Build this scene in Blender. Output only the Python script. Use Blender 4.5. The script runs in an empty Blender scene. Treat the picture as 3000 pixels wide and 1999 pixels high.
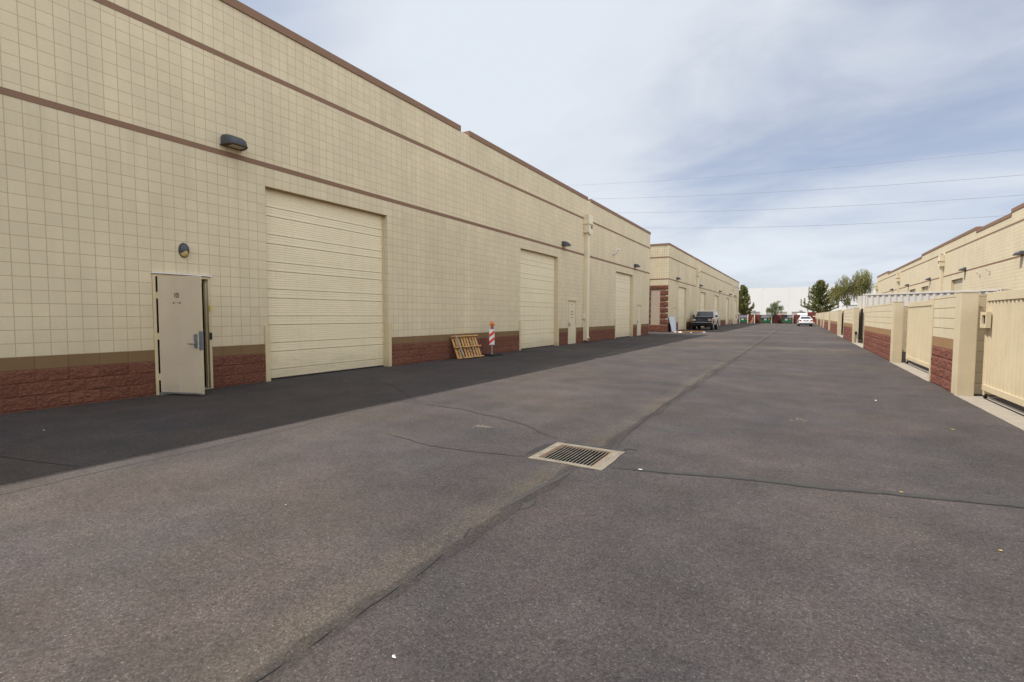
import bpy, bmesh, math, random
from mathutils import Vector, Matrix, noise
random.seed(7)
SC = bpy.context.scene
COL = SC.collection
M = 0.2032            # block module (8 inches)
ZO = 0.018            # first course sits this far above the paving
XL = -10.14           # face of the left warehouses
XR = 10.10            # face of the right warehouse
XW = 2.63             # alley face of the right block walls
Y0 = 4.357            # a block joint of the left warehouse
def yn(n): return Y0 + n * M
def zj(j): return ZO + j * M

# ------------------------------------------------------------------ materials
def new_mat(name):
    m = bpy.data.materials.new(name); m.use_nodes = True
    nt = m.node_tree; nt.nodes.clear()
    out = nt.nodes.new('ShaderNodeOutputMaterial'); b = nt.nodes.new('ShaderNodeBsdfPrincipled')
    nt.links.new(b.outputs[0], out.inputs[0])
    return m, nt, b
class NT:
    def __init__(s, nt): s.nt = nt
    def n(s, t, **kw):
        nd = s.nt.nodes.new(t)
        for k, v in kw.items(): setattr(nd, k, v)
        return nd
    def set(s, sock, v):
        if hasattr(v, 'is_output') or isinstance(v, bpy.types.NodeSocket): s.nt.links.new(v, sock)
        else:
            if sock.type == 'RGBA' and len(v) == 3: v = (*v, 1)
            sock.default_value = v
    def math(s, op, a, b=0.0, c=None, clamp=False):
        nd = s.n('ShaderNodeMath', operation=op, use_clamp=clamp)
        s.set(nd.inputs[0], a); s.set(nd.inputs[1], b)
        if c is not None: s.set(nd.inputs[2], c)
        return nd.outputs[0]
    def mix(s, f, a, b, mode='MIX'):
        nd = s.n('ShaderNodeMix', data_type='RGBA', blend_type=mode)
        s.set(nd.inputs[0], f); s.set(nd.inputs[6], a); s.set(nd.inputs[7], b)
        return nd.outputs[2]
    def noise(s, vec, scale, detail=3, rough=.55, out=0):
        nd = s.n('ShaderNodeTexNoise'); s.set(nd.inputs['Vector'], vec)
        nd.inputs['Scale'].default_value = scale; nd.inputs['Detail'].default_value = detail
        nd.inputs['Roughness'].default_value = rough
        return nd.outputs[out]
    def mapr(s, v, a, b, c=0.0, d=1.0, smooth=False):
        nd = s.n('ShaderNodeMapRange'); nd.clamp = True
        if smooth: nd.interpolation_type = 'SMOOTHSTEP'
        s.set(nd.inputs[0], v)
        for i, q in enumerate((a, b, c, d)): s.set(nd.inputs[i + 1], q)
        return nd.outputs[0]
    def pos(s): return s.n('ShaderNodeNewGeometry').outputs['Position']
    def sep(s, v):
        nd = s.n('ShaderNodeSeparateXYZ'); s.set(nd.inputs[0], v); return nd.outputs
    def comb(s, x, y, z):
        nd = s.n('ShaderNodeCombineXYZ')
        for i, q in enumerate((x, y, z)): s.set(nd.inputs[i], q)
        return nd.outputs[0]
    def bump(s, h, strength, dist, b):
        nd = s.n('ShaderNodeBump'); s.set(nd.inputs['Height'], h)
        nd.inputs['Strength'].default_value = strength; nd.inputs['Distance'].default_value = dist
        s.nt.links.new(nd.outputs[0], b.inputs['Normal'])
def mul(c, k): return tuple(x * k for x in c)

def plain(name, col, rough=.6, metal=0.0, var=.10, scale=6.0, bump=0.0, bscale=60, coat=0.0, emit=None):
    m, nt, b = new_mat(name); N = NT(nt)
    co = N.n('ShaderNodeTexCoord').outputs['Object']
    f = N.noise(co, scale, 4, .6)
    f2 = N.noise(co, scale * 9, 2, .6)
    f = N.math('ADD', N.math('MULTIPLY', f, .7), N.math('MULTIPLY', f2, .3))
    f = N.mapr(f, .3, .7)
    N.set(b.inputs['Base Color'], N.mix(f, mul(col, 1 - var), mul(col, 1 + var)))
    N.set(b.inputs['Roughness'], N.mapr(f, 0, 1, max(.03, rough - .06), min(1, rough + .06)))
    b.inputs['Metallic'].default_value = metal
    b.inputs['Coat Weight'].default_value = coat
    if bump: N.bump(N.noise(co, bscale, 3, .6), bump, .01, b)
    if emit: b.inputs['Emission Color'].default_value = (*emit[0], 1); b.inputs['Emission Strength'].default_value = emit[1]
    return m

def grimy(m, z1=.55, k=.16):
    nt = m.node_tree; N = NT(nt); b = [n for n in nt.nodes if n.type == 'BSDF_PRINCIPLED'][0]; src = b.inputs['Base Color'].links[0].from_socket
    P = N.pos(); x, y, z = N.sep(P)
    f = N.math('ADD', z, N.math('MULTIPLY', N.math('SUBTRACT', N.noise(N.comb(N.math('MULTIPLY', y, 1.5), 0.0, N.math('MULTIPLY', z, 5.0)), 1.0, 5, .7), .5), z1 * 1.6))
    f = N.mapr(f, .02, z1, k, 0)
    st = N.mapr(N.noise(N.comb(N.math('MULTIPLY', y, 5.0), 0.0, N.math('MULTIPLY', z, .25)), 1.0, 4, .65), .52, .75, 0, .09)
    f = N.math('ADD', f, st)
    N.set(b.inputs['Base Color'], N.mix(f, src, (.20, .155, .10)))
    return m
def block_mat(name, col, joint=None, uw=M, vh=M, uo=Y0, vo=ZO, running=False, jw=.0055, var=.05, grain=.06,
              rough_face=0.0, jdepth=.6, vert=1.0, stain=.05, drips=False):
    """Masonry: joints and per-block tints computed from the world position."""
    m, nt, b = new_mat(name); N = NT(nt)
    geo = N.n('ShaderNodeNewGeometry'); P = geo.outputs['Position']
    x, y, z = N.sep(P); nx, ny, nz = N.sep(geo.outputs['True Normal'])
    facex = N.math('GREATER_THAN', N.math('ABSOLUTE', ny), .7)
    h = N.math('ADD', N.math('MULTIPLY', facex, N.math('ADD', N.math('SUBTRACT', x, y), uo - XL)), y)
    v = N.math('DIVIDE', N.math('SUBTRACT', z, vo), vh)
    row = N.math('FLOOR', v)
    u = N.math('DIVIDE', N.math('SUBTRACT', h, uo), uw)
    if running:
        u = N.math('ADD', u, N.math('MULTIPLY', N.math('FLOORED_MODULO', row, 2.0), .5))
    colu = N.math('FLOOR', u)
    fu = N.math('SUBTRACT', u, colu); fv = N.math('SUBTRACT', v, row)
    du = N.math('MULTIPLY', N.math('MINIMUM', fu, N.math('SUBTRACT', 1.0, fu)), uw)
    dv = N.math('MULTIPLY', N.math('MINIMUM', fv, N.math('SUBTRACT', 1.0, fv)), vh)
    wob = N.math('MULTIPLY', N.math('SUBTRACT', N.noise(P, 9.0, 2), .5), .004)
    ju = N.mapr(N.math('ADD', du, wob), jw * .55, jw * 1.35, vert, 0.0)
    jv = N.mapr(N.math('ADD', dv, wob), jw * .55, jw * 1.35, 1.0, 0.0)
    j = N.math('MAXIMUM', ju, jv)
    wn = N.n('ShaderNodeTexWhiteNoise', noise_dimensions='2D'); N.set(wn.inputs['Vector'], N.comb(colu, row, 0.0))
    rnd = wn.outputs['Value']
    g = N.noise(P, 150.0, 2, .7); g2 = N.noise(P, 48.0, 3, .7)
    gr = N.mapr(N.math('ADD', N.math('MULTIPLY', g, .5), N.math('MULTIPLY', g2, .5)), .32, .68, 1 - grain, 1 + grain)
    # rain streaks and dust run down the face: stretched noise
    st = N.noise(N.comb(N.math('MULTIPLY', h, 1.6), 0.0, N.math('MULTIPLY', z, .16)), 1.0, 5, .65)
    big = N.noise(P, .55, 4, .6)
    tone = N.math('MULTIPLY', N.mapr(rnd, 0, 1, 1 - var, 1 + var), gr)
    tone = N.math('MULTIPLY', tone, N.mapr(st, .3, .7, 1 - stain, 1 + stain))
    tone = N.math('MULTIPLY', tone, N.mapr(big, .3, .7, 1 - stain, 1 + stain))
    if drips:
        dn = N.noise(N.comb(N.math('MULTIPLY', h, 4.5), 0.0, N.math('MULTIPLY', z, .12)), 1.0, 4, .7)
        zone = N.math('MAXIMUM', N.mapr(z, zj(23) - 1.2, zj(23) - .02, 0, 1), N.mapr(z, zj(38) - 1.1, zj(38), 0, 1))
        zone = N.math('MULTIPLY', zone, N.math('MAXIMUM', N.math('LESS_THAN', z, zj(23)), N.math('GREATER_THAN', z, zj(33))))
        tone = N.math('MULTIPLY', tone, N.math('SUBTRACT', 1.0, N.math('MULTIPLY', zone, N.mapr(dn, .50, .72, 0, .11))))
        foot = N.mapr(N.math('ADD', z, N.math('MULTIPLY', N.noise(P, 3.0, 4, .6), .9)), 1.15, 1.75, 1, 0)
        tone = N.math('MULTIPLY', tone, N.math('SUBTRACT', 1.0, N.math('MULTIPLY', foot, .07)))
    if rough_face:
        rf = N.noise(N.comb(N.math('MULTIPLY', h, 1.0), N.math('MULTIPLY', colu, 3.3), N.math('MULTIPLY', z, 1.6)), 26.0, 6, .74)
        tone = N.math('MULTIPLY', tone, N.mapr(rf, .30, .70, 1 - rough_face, 1 + rough_face))
    face = N.mix(1.0, mul(col, 1.0), tone, 'MULTIPLY')
    nt_ = face
    joint = joint or mul(col, .62)
    N.set(b.inputs['Base Color'], N.mix(j, face, joint))
    b.inputs['Roughness'].default_value = .9
    b.inputs['Specular IOR Level'].default_value = .2
    hh = N.math('SUBTRACT', N.math('MULTIPLY', gr, .35), N.math('MULTIPLY', j, jdepth))
    if rough_face: hh = N.math('ADD', hh, N.math('MULTIPLY', rf, 3.0))
    N.bump(hh, .55, .012, b)
    return m

CREAM = (.64, .54, .368)
MAT = {}
MAT['block'] = block_mat('cream_scored_block', CREAM, joint=(.47, .36, .215), jw=.0043, var=.03, stain=.055, drips=True)
MAT['block_far'] = block_mat('cream_scored_block_lane_two', CREAM, joint=(.40, .30, .17), uo=44.7, jw=.0085, var=.025, stain=.08, drips=True)
MAT['block_right'] = block_mat('cream_block_right', (.62, .535, .375), joint=(.45, .375, .245), uo=.1, jw=.0075, var=.02, vert=.06)
MAT['fence_cream'] = block_mat('cream_wall_block', (.61, .53, .375), joint=(.25, .19, .11), uw=.414, vh=.2085, uo=12.6, vo=-.006,
                               jw=.0075, var=.02, vert=.10, grain=.08)
MAT['yard_cream'] = block_mat('plain_yard_block', (.52, .42, .27), joint=(.38, .29, .17), uw=.4064, vh=.2085, vo=-.006, running=True, jw=.006, var=.04, grain=.1)
BROWN = (.225, .128, .078)
MAT['brown'] = plain('brown_band_paint', BROWN, .85, var=.09, scale=3, bump=.25, bscale=120)
MAT['base_brown'] = block_mat('brown_smooth_course', (.20, .125, .062), joint=(.16, .098, .047), uw=2 * M, running=False, jw=.006, var=.05, grain=.08)
MAT['red'] = block_mat('red_split_face', (.165, .067, .043), joint=(.135, .055, .037), uw=2 * M, running=True, jw=.0048, var=.09, rough_face=.50, jdepth=.8, grain=.2)
MAT['fence_red'] = block_mat('red_split_face_wall', (.205, .083, .060), joint=(.10, .038, .03), uw=.414, vh=.2085, uo=12.6, vo=-.006, running=True, jw=.008, var=.08, rough_face=.42, jdepth=1.2, grain=.12, vert=.5)
MAT['fence_brown'] = block_mat('brown_wall_course', (.31, .19, .095), joint=(.25, .15, .07), uw=.414, vh=.2085, uo=12.6, vo=-.006, jw=.006, var=.03)
MAT['enclosure_red'] = block_mat('red_enclosure_block', (.20, .062, .045), joint=(.12, .035, .026), uw=2 * M, running=True, jw=.008, var=.1, rough_face=.2)
MAT['panel_tan'] = block_mat('tan_inset_block', (.45, .36, .27), joint=(.32, .25, .18), uw=2 * M, running=True, var=.03)
MAT['door'] = plain('tan_door_paint', (.55, .455, .325), .5, var=.06, scale=2.2)
MAT['frame'] = plain('cream_frame_paint', (.60, .49, .30), .5, var=.05)
MAT['rollup'] = plain('cream_rollup_paint', (.78, .68, .47), .45, var=.05, scale=1.1)
MAT['rollup_pale'] = plain('cream_rollup_pale', (.66, .57, .39), .45, var=.05, scale=1.1)
grimy(MAT['rollup'], .6, .30); grimy(MAT['rollup_pale'], .5, .2); grimy(MAT['frame'], .35, .25); grimy(MAT['door'], .3, .15)
MAT['downspout'] = plain('cream_sheet_metal', (.72, .62, .43), .5, var=.06, scale=2)
MAT['gatepaint'] = plain('gate_cream_paint', (.635, .54, .37), .5, var=.06, scale=2)
grimy(MAT['gatepaint'], .5, .22)
MAT['white'] = plain('white_paint', (.78, .78, .76), .5, var=.04)
MAT['dark'] = plain('black_rubber', (.016, .016, .017), .8, var=.2)
MAT['shadowgap'] = plain('dark_recess', (.012, .011, .010), .9, var=.2)
MAT['steel'] = plain('galvanised_steel', (.42, .44, .46), .42, .8, var=.12, scale=12)
MAT['satin'] = plain('satin_lever_metal', (.26, .30, .36), .35, .85, var=.1, scale=14)
MAT['groove'] = plain('panel_gap', (.60, .50, .32), .8, var=.05)
MAT['iron'] = plain('worn_grate_iron', (.24, .22, .185), .65, .2, var=.5, scale=9)
MAT['rustedge'] = plain('orange_rust', (.17, .095, .052), .85, .1, var=.45, scale=14)
MAT['rust'] = plain('rusty_iron', (.020, .013, .008), .75, .45, var=.5, scale=9, bump=.4, bscale=90)
MAT['lamp'] = plain('charcoal_lamp_housing', (.05, .054, .064), .5, var=.12, scale=8)
MAT['lampframe'] = plain('dark_bronze_frame', (.045, .030, .020), .5, var=.1)
MAT['lens'] = plain('frosted_lens', (.42, .37, .25), .25, var=.18, scale=18)
MAT['amberlens'] = plain('yellowed_lens', (.62, .46, .19), .3, var=.08)
MAT['collar'] = plain('dirty_concrete', (.195, .165, .125), .9, var=.34, scale=7, bump=.5, bscale=70)
MAT['concrete'] = plain('pale_concrete', (.29, .255, .21), .9, var=.16, scale=5, bump=.5, bscale=70)
MAT['wood'] = plain('pallet_wood', (.52, .29, .105), .8, var=.28, scale=7, bump=.3)
MAT['greywood'] = plain('weathered_wood', (.27, .235, .205), .85, var=.25, scale=9, bump=.3)
MAT['orange_wood'] = plain('orange_stained_wood', (.50, .24, .06), .8, var=.2)
MAT['glass'] = plain('dark_tinted_glass', (.012, .016, .018), .06, var=.1, coat=.6)
MAT['shield'] = plain('pale_reflecting_glass', (.035, .04, .036), .15, var=.6, scale=1.6, coat=.5)
MAT['chrome'] = plain('chrome', (.60, .60, .62), .15, 1.0, var=.05)
MAT['carwhite'] = plain('white_car_paint', (.80, .80, .80), .25, var=.02, coat=.8)
MAT['suvside'] = plain('faded_cream_car_paint', (.46, .405, .34), .35, var=.08, coat=.4)
MAT['suvroof'] = plain('off_white_roof', (.62, .58, .50), .45, var=.06)
MAT['navy'] = plain('navy_car_paint', (.006, .009, .018), .85, var=.2)
for n_ in MAT['navy'].node_tree.nodes:
    if n_.type == 'BSDF_PRINCIPLED': n_.inputs['Specular IOR Level'].default_value = .12
MAT['redlens'] = plain('red_lens', (.38, .015, .02), .2, var=.1, coat=.5)
MAT['orange'] = plain('amber_lens', (.66, .165, .012), .28, var=.12, coat=.4)
MAT['stripe_red'] = plain('orange_red_sheeting', (.74, .055, .018), .4, var=.06)
MAT['maroon'] = plain('faded_plum_tape', (.28, .07, .12), .6, var=.2)
MAT['headlight'] = plain('headlight_glass', (.52, .55, .58), .12, var=.1, coat=.6)
MAT['greybin'] = plain('grey_plastic_lid', (.085, .088, .10), .55, var=.12)
MAT['greenbin'] = plain('green_bin_paint', (.010, .115, .045), .45, var=.18, scale=3)
MAT['yellow'] = plain('yellow_sticker', (.78, .46, .02), .5, var=.1)
MAT['ink'] = plain('black_vinyl', (.014, .014, .015), .6, var=.1)
MAT['smudge'] = plain('faded_lettering', (.20, .165, .125), .8, var=.3, scale=40)
MAT['scuff'] = plain('pale_scuffed_primer', (.52, .47, .40), .7, var=.2, scale=30)
MAT['brass'] = plain('yellow_keybox', (.62, .47, .06), .45, var=.1)
MAT['contwhite'] = plain('white_container_paint', (.57, .545, .505), .5, var=.05, scale=1.5)
MAT['pinkgrey'] = plain('rust_streaked_paint', (.36, .17, .10), .8, var=.3)
MAT['tiltup'] = plain('white_tiltup_concrete', (.74, .735, .705), .85, var=.02, scale=.12)
MAT['tiltjoint'] = plain('grey_joint_sealant', (.66, .655, .63), .9, var=.03)
MAT['tiltshade'] = plain('taupe_dock_door', (.40, .355, .31), .8, var=.08)
MAT['sheet'] = plain('bluish_white_foam_sheet', (.56, .60, .66), .6, var=.10, scale=2.5)
MAT['paper'] = plain('white_litter', (.80, .80, .78), .7, var=.1)
MAT['leafyellow'] = plain('dry_leaf', (.55, .38, .08), .8, var=.2)
MAT['lav'] = plain('lavender_plastic', (.36, .31, .47), .6, var=.2)
MAT['pole'] = plain('grey_pole_metal', (.24, .235, .235), .6, .3, var=.1)
MAT['wire'] = plain('weathered_cable', (.20, .21, .235), .6, .2, var=.1)
MAT['roof'] = plain('roof_membrane', (.55, .54, .52), .9, var=.08, scale=.6)
MAT['bark'] = plain('brown_bark', (.085, .058, .042), .9, var=.3, scale=8, bump=.4)

def asphalt_mat():
    m, nt, b = new_mat('worn_asphalt'); N = NT(nt)
    P = N.pos(); x, y, z = N.sep(P)
    g1 = N.noise(P, 210.0, 2, .75); g2 = N.noise(P, 92.0, 3, .7)
    vo = N.n('ShaderNodeTexVoronoi'); N.set(vo.inputs['Vector'], P); vo.inputs['Scale'].default_value = 115.0
    spark = N.mapr(N.sep(vo.outputs['Color'])[0], .86, .97)
    dots = N.math('MULTIPLY', spark, N.mapr(vo.outputs['Distance'], .25, .55, 1.0, 0.0))
    dark = N.mapr(N.sep(vo.outputs['Color'])[1], .0, .16, 1.0, 0.0)
    g3 = N.noise(P, 34.0, 4, .7); g4 = N.noise(P, 11.0, 5, .72)
    gsum = N.math('ADD', N.math('ADD', N.math('MULTIPLY', g1, .22), N.math('MULTIPLY', g2, .38)), N.math('ADD', N.math('MULTIPLY', g3, .26), N.math('MULTIPLY', g4, .14)))
    gr = N.mapr(gsum, .40, .60, .60, 1.40)
    v2 = N.n('ShaderNodeTexVoronoi'); N.set(v2.inputs['Vector'], P); v2.inputs['Scale'].default_value = 85.0
    cr_, cg_, cb_ = N.sep(v2.outputs['Color'])
    gr = N.math('MULTIPLY', gr, N.mapr(cr_, 0, 1, .78, 1.25))
    w1 = N.noise(P, .42, 5, .62); w2 = N.noise(P, 1.7, 5, .6)
    # wear drawn across the lane (tyres turning, water drying): stretched in x
    acr = N.noise(N.comb(N.math('MULTIPLY', x, .16), N.math('MULTIPLY', y, .30), 0.0), 1.0, 5, .6)
    alo = N.noise(N.comb(N.math('MULTIPLY', x, .9), N.math('MULTIPLY', y, .12), 3.0), 1.0, 4, .6)
    tone = N.math('MULTIPLY', gr, N.mapr(w1, .32, .68, .88, 1.10))
    tone = N.math('MULTIPLY', tone, N.mapr(w2, .34, .66, .89, 1.11))
    tone = N.math('MULTIPLY', tone, N.mapr(acr, .34, .66, .86, 1.12))
    tone = N.math('MULTIPLY', tone, N.mapr(alo, .32, .68, .93, 1.06))
    # valley line of the lane: silt on one side, dark sealed strip on the other
    wob = N.math('MULTIPLY', N.math('SUBTRACT', N.noise(N.comb(0.0, y, 0.0), 1.1, 4, .6), .5), .26)
    s = N.math('ADD', N.math('SUBTRACT', x, -1.885), wob)
    strip = N.mapr(N.math('ABSOLUTE', N.math('SUBTRACT', s, .02)), .050, .066, 1.0, 0.0, True)
    strip2 = N.mapr(N.math('ABSOLUTE', N.math('SUBTRACT', s, .06)), .0, .16, 1.0, 0.0, True)
    silt = N.math('MULTIPLY', N.mapr(N.math('ABSOLUTE', N.math('ADD', s, .13)), .05, .22, 1.0, 0.0, True), N.mapr(N.noise(P, 2.2, 4, .6), .3, .6, .35, 1.0))
    dust = N.mapr(N.math('ADD', N.noise(P, .33, 5, .62), N.mapr(s, -3.5, .5, .06, -.03)), .44, .62)
    lane = N.mapr(y, 7.0, 26.0)
    dustlane = N.math('MULTIPLY', N.mapr(N.noise(N.comb(N.math('MULTIPLY', x, .12), N.math('MULTIPLY', y, .22), 9.0), 1.0, 4, .55), .46, .62), .55)
    tone = N.math('MULTIPLY', tone, N.mapr(strip, 0, 1, 1.0, .74))
    tone = N.math('MULTIPLY', tone, N.mapr(strip2, 0, 1, 1.0, .90))
    tone = N.math('MULTIPLY', tone, N.mapr(dots, 0, 1, 1.0, 2.3))
    tone = N.math('MULTIPLY', tone, N.mapr(dark, 0, 1, 1.0, .72))
    # left building's shade deepened in the colour, edge wandering near x = -5.8
    wall_shade = N.mapr(N.math('ADD', N.math('ADD', x, N.math('MULTIPLY', y, .04)), N.math('MULTIPLY', N.noise(N.comb(0.0, y, 5.0), .9, 3), .35)), -5.66, -5.60, 1.0, 0.0)
    edge = N.mapr(N.math('ABSOLUTE', N.math('SUBTRACT', wall_shade, .5)), .0, .5, 1.0, 0.0)
    tone = N.math('MULTIPLY', tone, N.mapr(wall_shade, 0, 1, 1.0, .78))
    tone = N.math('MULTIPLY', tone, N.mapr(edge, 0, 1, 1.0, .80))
    base = N.mix(1.0, N.mix(N.math('ADD', N.math('MULTIPLY', cg_, .5), N.mapr(N.noise(P, 1.1, 4, .6), .35, .65, 0, .5)), (.048, .047, .0475), (.073, .057, .0565)), tone, 'MULTIPLY')
    c = N.mix(N.math('MULTIPLY', dust, .75), base, N.mix(1.0, (.080, .064, .054), tone, 'MULTIPLY'))
    c = N.mix(N.math('MULTIPLY', silt, .62), c, N.mix(1.0, (.092, .077, .060), tone, 'MULTIPLY'))
    c = N.mix(N.math('MULTIPLY', dustlane, lane), c, N.mix(1.0, (.110, .088, .070), tone, 'MULTIPLY'))
    N.set(b.inputs['Base Color'], c)
    b.inputs['Roughness'].default_value = .92
    b.inputs['Specular IOR Level'].default_value = .25
    N.bump(N.math('ADD', N.math('MULTIPLY', g1, .5), g2), .55, .006, b)
    return m
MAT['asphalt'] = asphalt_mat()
MAT['crack'] = plain('crack_tar', (.022, .0205, .019), .9, var=.3, scale=20)
MAT['dirt'] = plain('dry_dirt', (.24, .19, .14), .95, var=.15, scale=.3, bump=.4)
MAT['silt'] = plain('pale_silt', (.15, .125, .10), .95, var=.25, scale=14)
MAT['patch'] = plain('dark_tar_patch', (.043, .039, .037), .9, var=.35, scale=25, bump=.5, bscale=150)

def leaf_mat(name, a, bcol):
    m, nt, b = new_mat(name); N = NT(nt); P = N.pos()
    f = N.mapr(N.noise(P, .9, 3, .6), .35, .65); f2 = N.mapr(N.noise(P, 7.0, 2, .6), .3, .7)
    c = N.mix(f, a, bcol); c = N.mix(N.math('MULTIPLY', f2, .4), c, mul(bcol, 1.35))
    N.set(b.inputs['Base Color'], c); b.inputs['Roughness'].default_value = .7
    b.inputs['Specular IOR Level'].default_value = .2
    tr = nt.nodes.new('ShaderNodeBsdfTranslucent'); N.set(tr.inputs['Color'], c)
    ms = nt.nodes.new('ShaderNodeMixShader'); ms.inputs[0].default_value = .28
    out = [n for n in nt.nodes if n.type == 'OUTPUT_MATERIAL'][0]
    nt.links.new(b.outputs[0], ms.inputs[1]); nt.links.new(tr.outputs[0], ms.inputs[2]); nt.links.new(ms.outputs[0], out.inputs[0])
    return m
MAT['pine'] = leaf_mat('pine_needles', (.085, .095, .028), (.185, .18, .05))
MAT['weep'] = leaf_mat('weeping_leaves', (.14, .16, .052), (.28, .25, .09))
MAT['mesq'] = leaf_mat('pale_fine_leaves', (.12, .16, .068), (.22, .25, .12))

# ------------------------------------------------------------------ mesh builder
ORG = {}
class MB:
    def __init__(s): s.v = []; s.f = []; s.m = []; s.cur = 0
    def add(s, vs, fs):
        o = len(s.v); s.v += [tuple(p) for p in vs]
        for f in fs: s.f.append(tuple(o + i for i in f)); s.m.append(s.cur)
        return s
    def quad(s, a, b, c, d): return s.add([a, b, c, d], [(0, 1, 2, 3)])
    def box(s, x0, x1, y0, y1, z0, z1):
        return s.add([(x0, y0, z0), (x1, y0, z0), (x1, y1, z0), (x0, y1, z0), (x0, y0, z1), (x1, y0, z1), (x1, y1, z1), (x0, y1, z1)],
                     [(0, 3, 2, 1), (4, 5, 6, 7), (0, 1, 5, 4), (1, 2, 6, 5), (2, 3, 7, 6), (3, 0, 4, 7)])
    def hexa(s, pts):
        return s.add(pts, [(0, 3, 2, 1), (4, 5, 6, 7), (0, 1, 5, 4), (1, 2, 6, 5), (2, 3, 7, 6), (3, 0, 4, 7)])
    def beam(s, a, b, w, t, up=(0, 0, 1)):
        a = Vector(a); b = Vector(b); d = (b - a).normalized(); u = Vector(up)
        sd = d.cross(u).normalized(); u = sd.cross(d).normalized()
        p = []
        for q in (a, b):
            for i, k in ((-1, -1), (1, -1), (1, 1), (-1, 1)): p.append(q + sd * (i * w / 2) + u * (k * t / 2))
        return s.add(p, [(0, 1, 2, 3), (7, 6, 5, 4), (0, 4, 5, 1), (1, 5, 6, 2), (2, 6, 7, 3), (3, 7, 4, 0)])
    def tube(s, pts, r, seg=8, caps=True):
        pts = [Vector(p) for p in pts]; rs = r if isinstance(r, (list, tuple)) else [r] * len(pts)
        vs = []; fs = []
        for i, p in enumerate(pts):
            d = (pts[min(i + 1, len(pts) - 1)] - pts[max(i - 1, 0)]).normalized()
            u = Vector((0, 0, 1)) if abs(d.z) < .95 else Vector((1, 0, 0))
            a = d.cross(u).normalized(); b = a.cross(d)
            for k in range(seg):
                t = 2 * math.pi * k / seg; vs.append(p + (a * math.cos(t) + b * math.sin(t)) * rs[i])
        for i in range(len(pts) - 1):
            for k in range(seg):
                k2 = (k + 1) % seg; fs.append((i * seg + k, i * seg + k2, (i + 1) * seg + k2, (i + 1) * seg + k))
        if caps: fs.append(tuple(range(seg))[::-1]); fs.append(tuple(range((len(pts) - 1) * seg, len(pts) * seg)))
        return s.add(vs, fs)
    def cyl(s, c, axis, r, h, seg=20):
        c = Vector(c); a = Vector(axis).normalized()
        return s.tube([c - a * h / 2, c + a * h / 2], r, seg)
    def prism(s, poly, axis, a, b, wf=None):
        """poly in the two other axes, extruded from a to b along axis (0=x,1=y,2=z); wf(p)->scale of a,b per point."""
        n = len(poly); vs = []
        for e in (a, b):
            for p in poly:
                k = e * (wf(p) if wf else 1)
                vs.append({0: (k, p[0], p[1]), 1: (p[0], k, p[1]), 2: (p[0], p[1], k)}[axis])
        fs = [tuple(range(n))[::-1], tuple(range(n, 2 * n))] + [(i, (i + 1) % n, n + (i + 1) % n, n + i) for i in range(n)]
        return s.add(vs, fs)
    def loft(s, rings, closed=True, caps=True):
        n = len(rings[0]); vs = [p for r in rings for p in r]; fs = []
        for i in range(len(rings) - 1):
            for k in range(n if closed else n - 1):
                k2 = (k + 1) % n; fs.append((i * n + k, i * n + k2, (i + 1) * n + k2, (i + 1) * n + k))
        if caps and closed: fs += [tuple(range(n))[::-1], tuple(range((len(rings) - 1) * n, len(rings) * n))]
        return s.add(vs, fs)
    def build(s, name, mats, parent=None, smooth=False, bevel=0.0, fix=True):
        o = org(parent)
        me = bpy.data.meshes.new(name); me.from_pydata([(p[0] - o[0], p[1] - o[1], p[2] - o[2]) for p in s.v], [], s.f)
        if not isinstance(mats, (list, tuple)): mats = [mats]
        for m in mats: me.materials.append(MAT[m])
        if len(mats) > 1: me.polygons.foreach_set('material_index', s.m)
        if fix:
            bm = bmesh.new(); bm.from_mesh(me); bmesh.ops.recalc_face_normals(bm, faces=bm.faces)
            if bevel: bmesh.ops.bevel(bm, geom=[e for e in bm.edges if e.is_manifold and e.calc_face_angle(0) > .6], offset=bevel, segments=2, affect='EDGES', profile=.6)
            bm.to_mesh(me); bm.free()
        if smooth:
            me.polygons.foreach_set('use_smooth', [True] * len(me.polygons))
            try: me.set_sharp_from_angle(angle=math.radians(38))
            except Exception: pass
        me.update()
        ob = bpy.data.objects.new(name, me); COL.objects.link(ob)
        if parent: ob.parent = parent
        return ob
def org(p):
    if p is None: return (0, 0, 0)
    while p.parent: p = p.parent
    return tuple(p.location)
def tag(o, label, cat, group=None):
    o['label'] = label; o['category'] = cat
    if group: o['group'] = group
    return o
def thing(name, label, cat, loc=(0, 0, 0), group=None):
    o = bpy.data.objects.new(name, None); COL.objects.link(o); o.location = loc; o.empty_display_size = .2
    return tag(o, label, cat, group)
def structure(o): o['kind'] = 'structure'; return o
def solo(mb, name, mats, loc, label, cat, group=None, **kw):
    """A thing that is one mesh, its origin at loc."""
    mb2 = MB(); mb2.f = mb.f; mb2.m = mb.m; mb2.v = [(p[0] - loc[0], p[1] - loc[1], p[2] - loc[2]) for p in mb.v]
    o = mb2.build(name, mats, None, **kw); o.location = loc
    return tag(o, label, cat, group)
def copy_tree(o, parent=None):
    c = o.copy(); COL.objects.link(c)
    if parent: c.parent = parent
    for ch in [q for q in list(COL.objects) if q.parent == o]: copy_tree(ch, c)
    return c

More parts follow.
